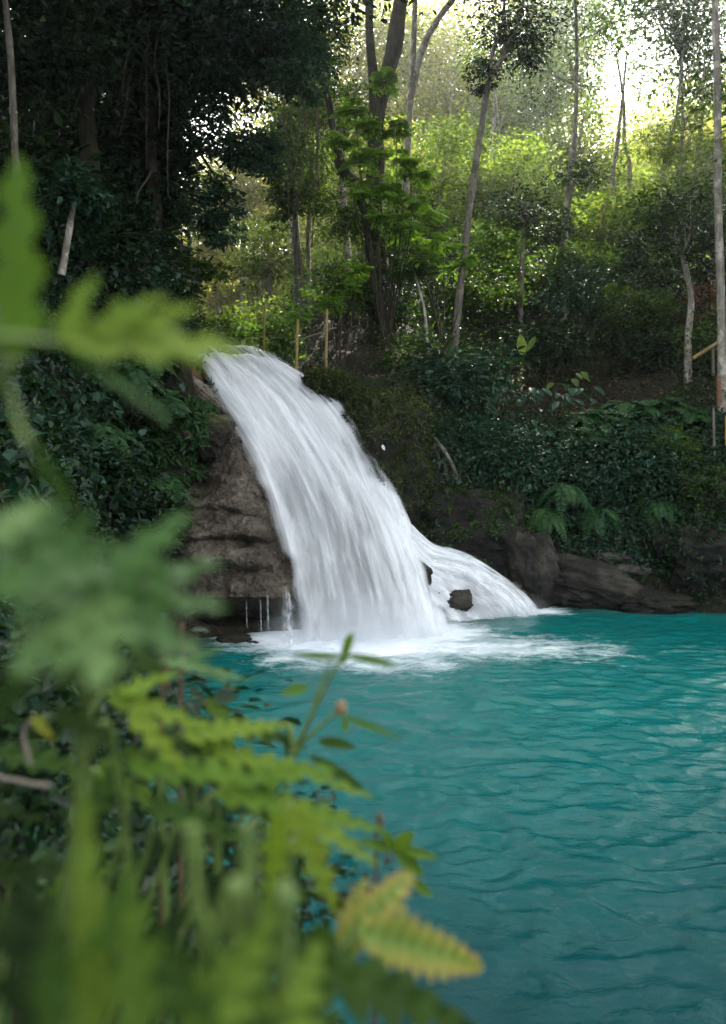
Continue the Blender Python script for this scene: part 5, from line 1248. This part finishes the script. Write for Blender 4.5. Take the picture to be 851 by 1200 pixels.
# sprig with buds
n7 = Near('sprig', 'upright green sprig with two buds standing against the foam', near_ground(330, 1.5), 'sprig'); B7 = n7.base
n7.stalk([B7, P(335, 960, 1.4), P(347, 885, 1.36), P(362, 845, 1.35), P(384, 800, 1.35), P(403, 768, 1.35)], .006, .0028)
n7.stalk([P(352, 872, 1.36), P(372, 855, 1.36), P(396, 832, 1.36)], .004, .0025)
n7.stalk([P(366, 838, 1.355), P(374, 805, 1.355), P(388, 775, 1.355)], .003, .0018)
for (px, py, r, m) in ((408, 752, 6, 'near_stem'), (403, 770, 6, 'near_stem'), (400, 830, 8, 'bud')):
    V, T = ico(3); b = MB(); rr = r / F * 1.35
    b.add(V * np.array([.8, .8, 1.2]) * rr * (1 + .25 * fbm(V * 2.5, 3, int(px)))[:, None] + P(px, py, 1.35), tris=T); b.build('bud', M[m], n7.root)
for a_, b_, w, d, m in (((404, 772), (345, 764), 4, 1.33, 'near_leaf'), ((404, 768), (468, 778), 5, 1.3, 'near_leaf'), ((403, 770), (412, 742), 6, 1.35, 'near_leaf'), ((396, 838), (470, 862), 4, 1.25, 'near_leaf'), ((372, 868), (416, 874), 7, 1.33, 'near_dark'),
                        ((362, 885), (430, 925), 7, 1.2, 'near_dark'), ((362, 805), (330, 812), 7, 1.3, 'near_leaf'), ((404, 842), (405, 858), 4, 1.35, 'near_leaf')):
    b = MB(); big_leaf(b, P(*a_, d), P(*b_, d * .98), w / F * d, np.array([0, -.7, .7]), .4, curl=.1); b.build('leaf', M[m], n7.root)
n8 = Near('sprig', 'small sprig of oval leaves between the light green fern and the yellowing fronds', near_ground(440, 1.4), 'sprig'); B8 = n8.base
n8.stalk([B8, P(440, 1060, 1.3), P(455, 1015, 1.28), P(463, 996, 1.28)], .004, .002, 'near_brown')
for a_, b_, w in (((463, 996), (484, 976), 9), ((463, 996), (448, 972), 6), ((463, 997), (497, 1026), 9), ((465, 995), (514, 1004), 6), ((478, 1030), (508, 1050), 6), ((463, 996), (420, 985), 6)):
    b = MB(); big_leaf(b, P(*a_, 1.28), P(*b_, 1.27), w / F * 1.28, np.array([0, -.7, .7]), .6, curl=.1); b.build('leaf', M['near_leaf'], n8.root)
# ------------------------------------------------------------------ light, sky, camera
SUN_EL, SUN_AZ = 45.0, 20.0          # degrees above the horizon; to the right of straight ahead
w = bpy.data.worlds.new('World'); S.world = w; w.use_nodes = True
nt = w.node_tree; bg = nt.nodes['Background']
sky = nt.nodes.new('ShaderNodeTexSky'); sky.sky_type = 'NISHITA'; sky.sun_disc = False
sky.sun_elevation = radians(SUN_EL); sky.sun_rotation = radians(SUN_AZ)
sky.air_density = 1.2; sky.dust_density = 3.0; sky.ozone_density = 1.0; sky.altitude = 100
hs = nt.nodes.new('ShaderNodeHueSaturation'); hs.inputs['Saturation'].default_value = 0.28
nt.links.new(sky.outputs[0], hs.inputs['Color']); nt.links.new(hs.outputs[0], bg.inputs[0]); bg.inputs[1].default_value = 0.14
sl = bpy.data.lights.new('sun', 'SUN'); sl.energy = 5.0; sl.angle = radians(0.6); sl.color = (1.0, 0.93, 0.80)
so = bpy.data.objects.new('sun', sl); COL.objects.link(so)
from mathutils import Vector
sdir = Vector((math.sin(radians(SUN_AZ)) * math.cos(radians(SUN_EL)), math.cos(radians(SUN_AZ)) * math.cos(radians(SUN_EL)), math.sin(radians(SUN_EL))))
so.rotation_euler = (-sdir).to_track_quat('-Z', 'Y').to_euler(); so.location = sdir * 60

# damp hazy air over the gorge
HZ = 0.0012
bm_ = bmesh.new(); bmesh.ops.create_cube(bm_, size=1)
hm = bpy.data.meshes.new('haze'); bm_.to_mesh(hm); bm_.free()
ho = bpy.data.objects.new('haze', hm); COL.objects.link(ho)
ho.scale = (380, 400, 128); ho.location = (0, 20, 58)
N_ = NT('haze_air'); pv = N_.n('VolumePrincipled'); pv.inputs['Color'].default_value = (.93, .96, 1.0, 1); pv.inputs['Density'].default_value = HZ; pv.inputs['Anisotropy'].default_value = 0.85
N_.l(pv.outputs[0], N_.out.inputs['Volume']); hm.materials.append(N_.m); tag(ho, 'pale damp haze in the air', None, None, 'stuff')

cam = bpy.data.cameras.new('camera'); co = bpy.data.objects.new('camera', cam); COL.objects.link(co)
co.location = (0, 0, CAM_H); co.rotation_euler = (radians(90), 0, 0)
cam.sensor_fit = 'VERTICAL'; cam.sensor_height = 36.0; cam.sensor_width = 24.0
cam.lens = 36.0 * F / 1200.0; cam.shift_y = -80.0 / 1200.0
cam.clip_start = 0.05; cam.clip_end = 2000
cam.dof.use_dof = True; cam.dof.focus_distance = 13.5; cam.dof.aperture_fstop = 2.0
S.camera = co

S.render.engine = 'CYCLES'
cy = S.cycles
cy.use_denoising = True
try: cy.denoiser = 'OPENIMAGEDENOISE'
except Exception: pass
cy.max_bounces = 8; cy.diffuse_bounces = 3; cy.glossy_bounces = 3; cy.transmission_bounces = 4; cy.transparent_max_bounces = 12; cy.volume_bounces = 2
cy.caustics_reflective = False; cy.caustics_refractive = False
cy.sample_clamp_indirect = 4.0; cy.sample_clamp_direct = 6.0
vs = S.view_settings
vs.view_transform = 'Standard'; vs.look = 'None'; vs.gamma = 1.0; vs.use_curve_mapping = False
vs.exposure = EXPOSURE
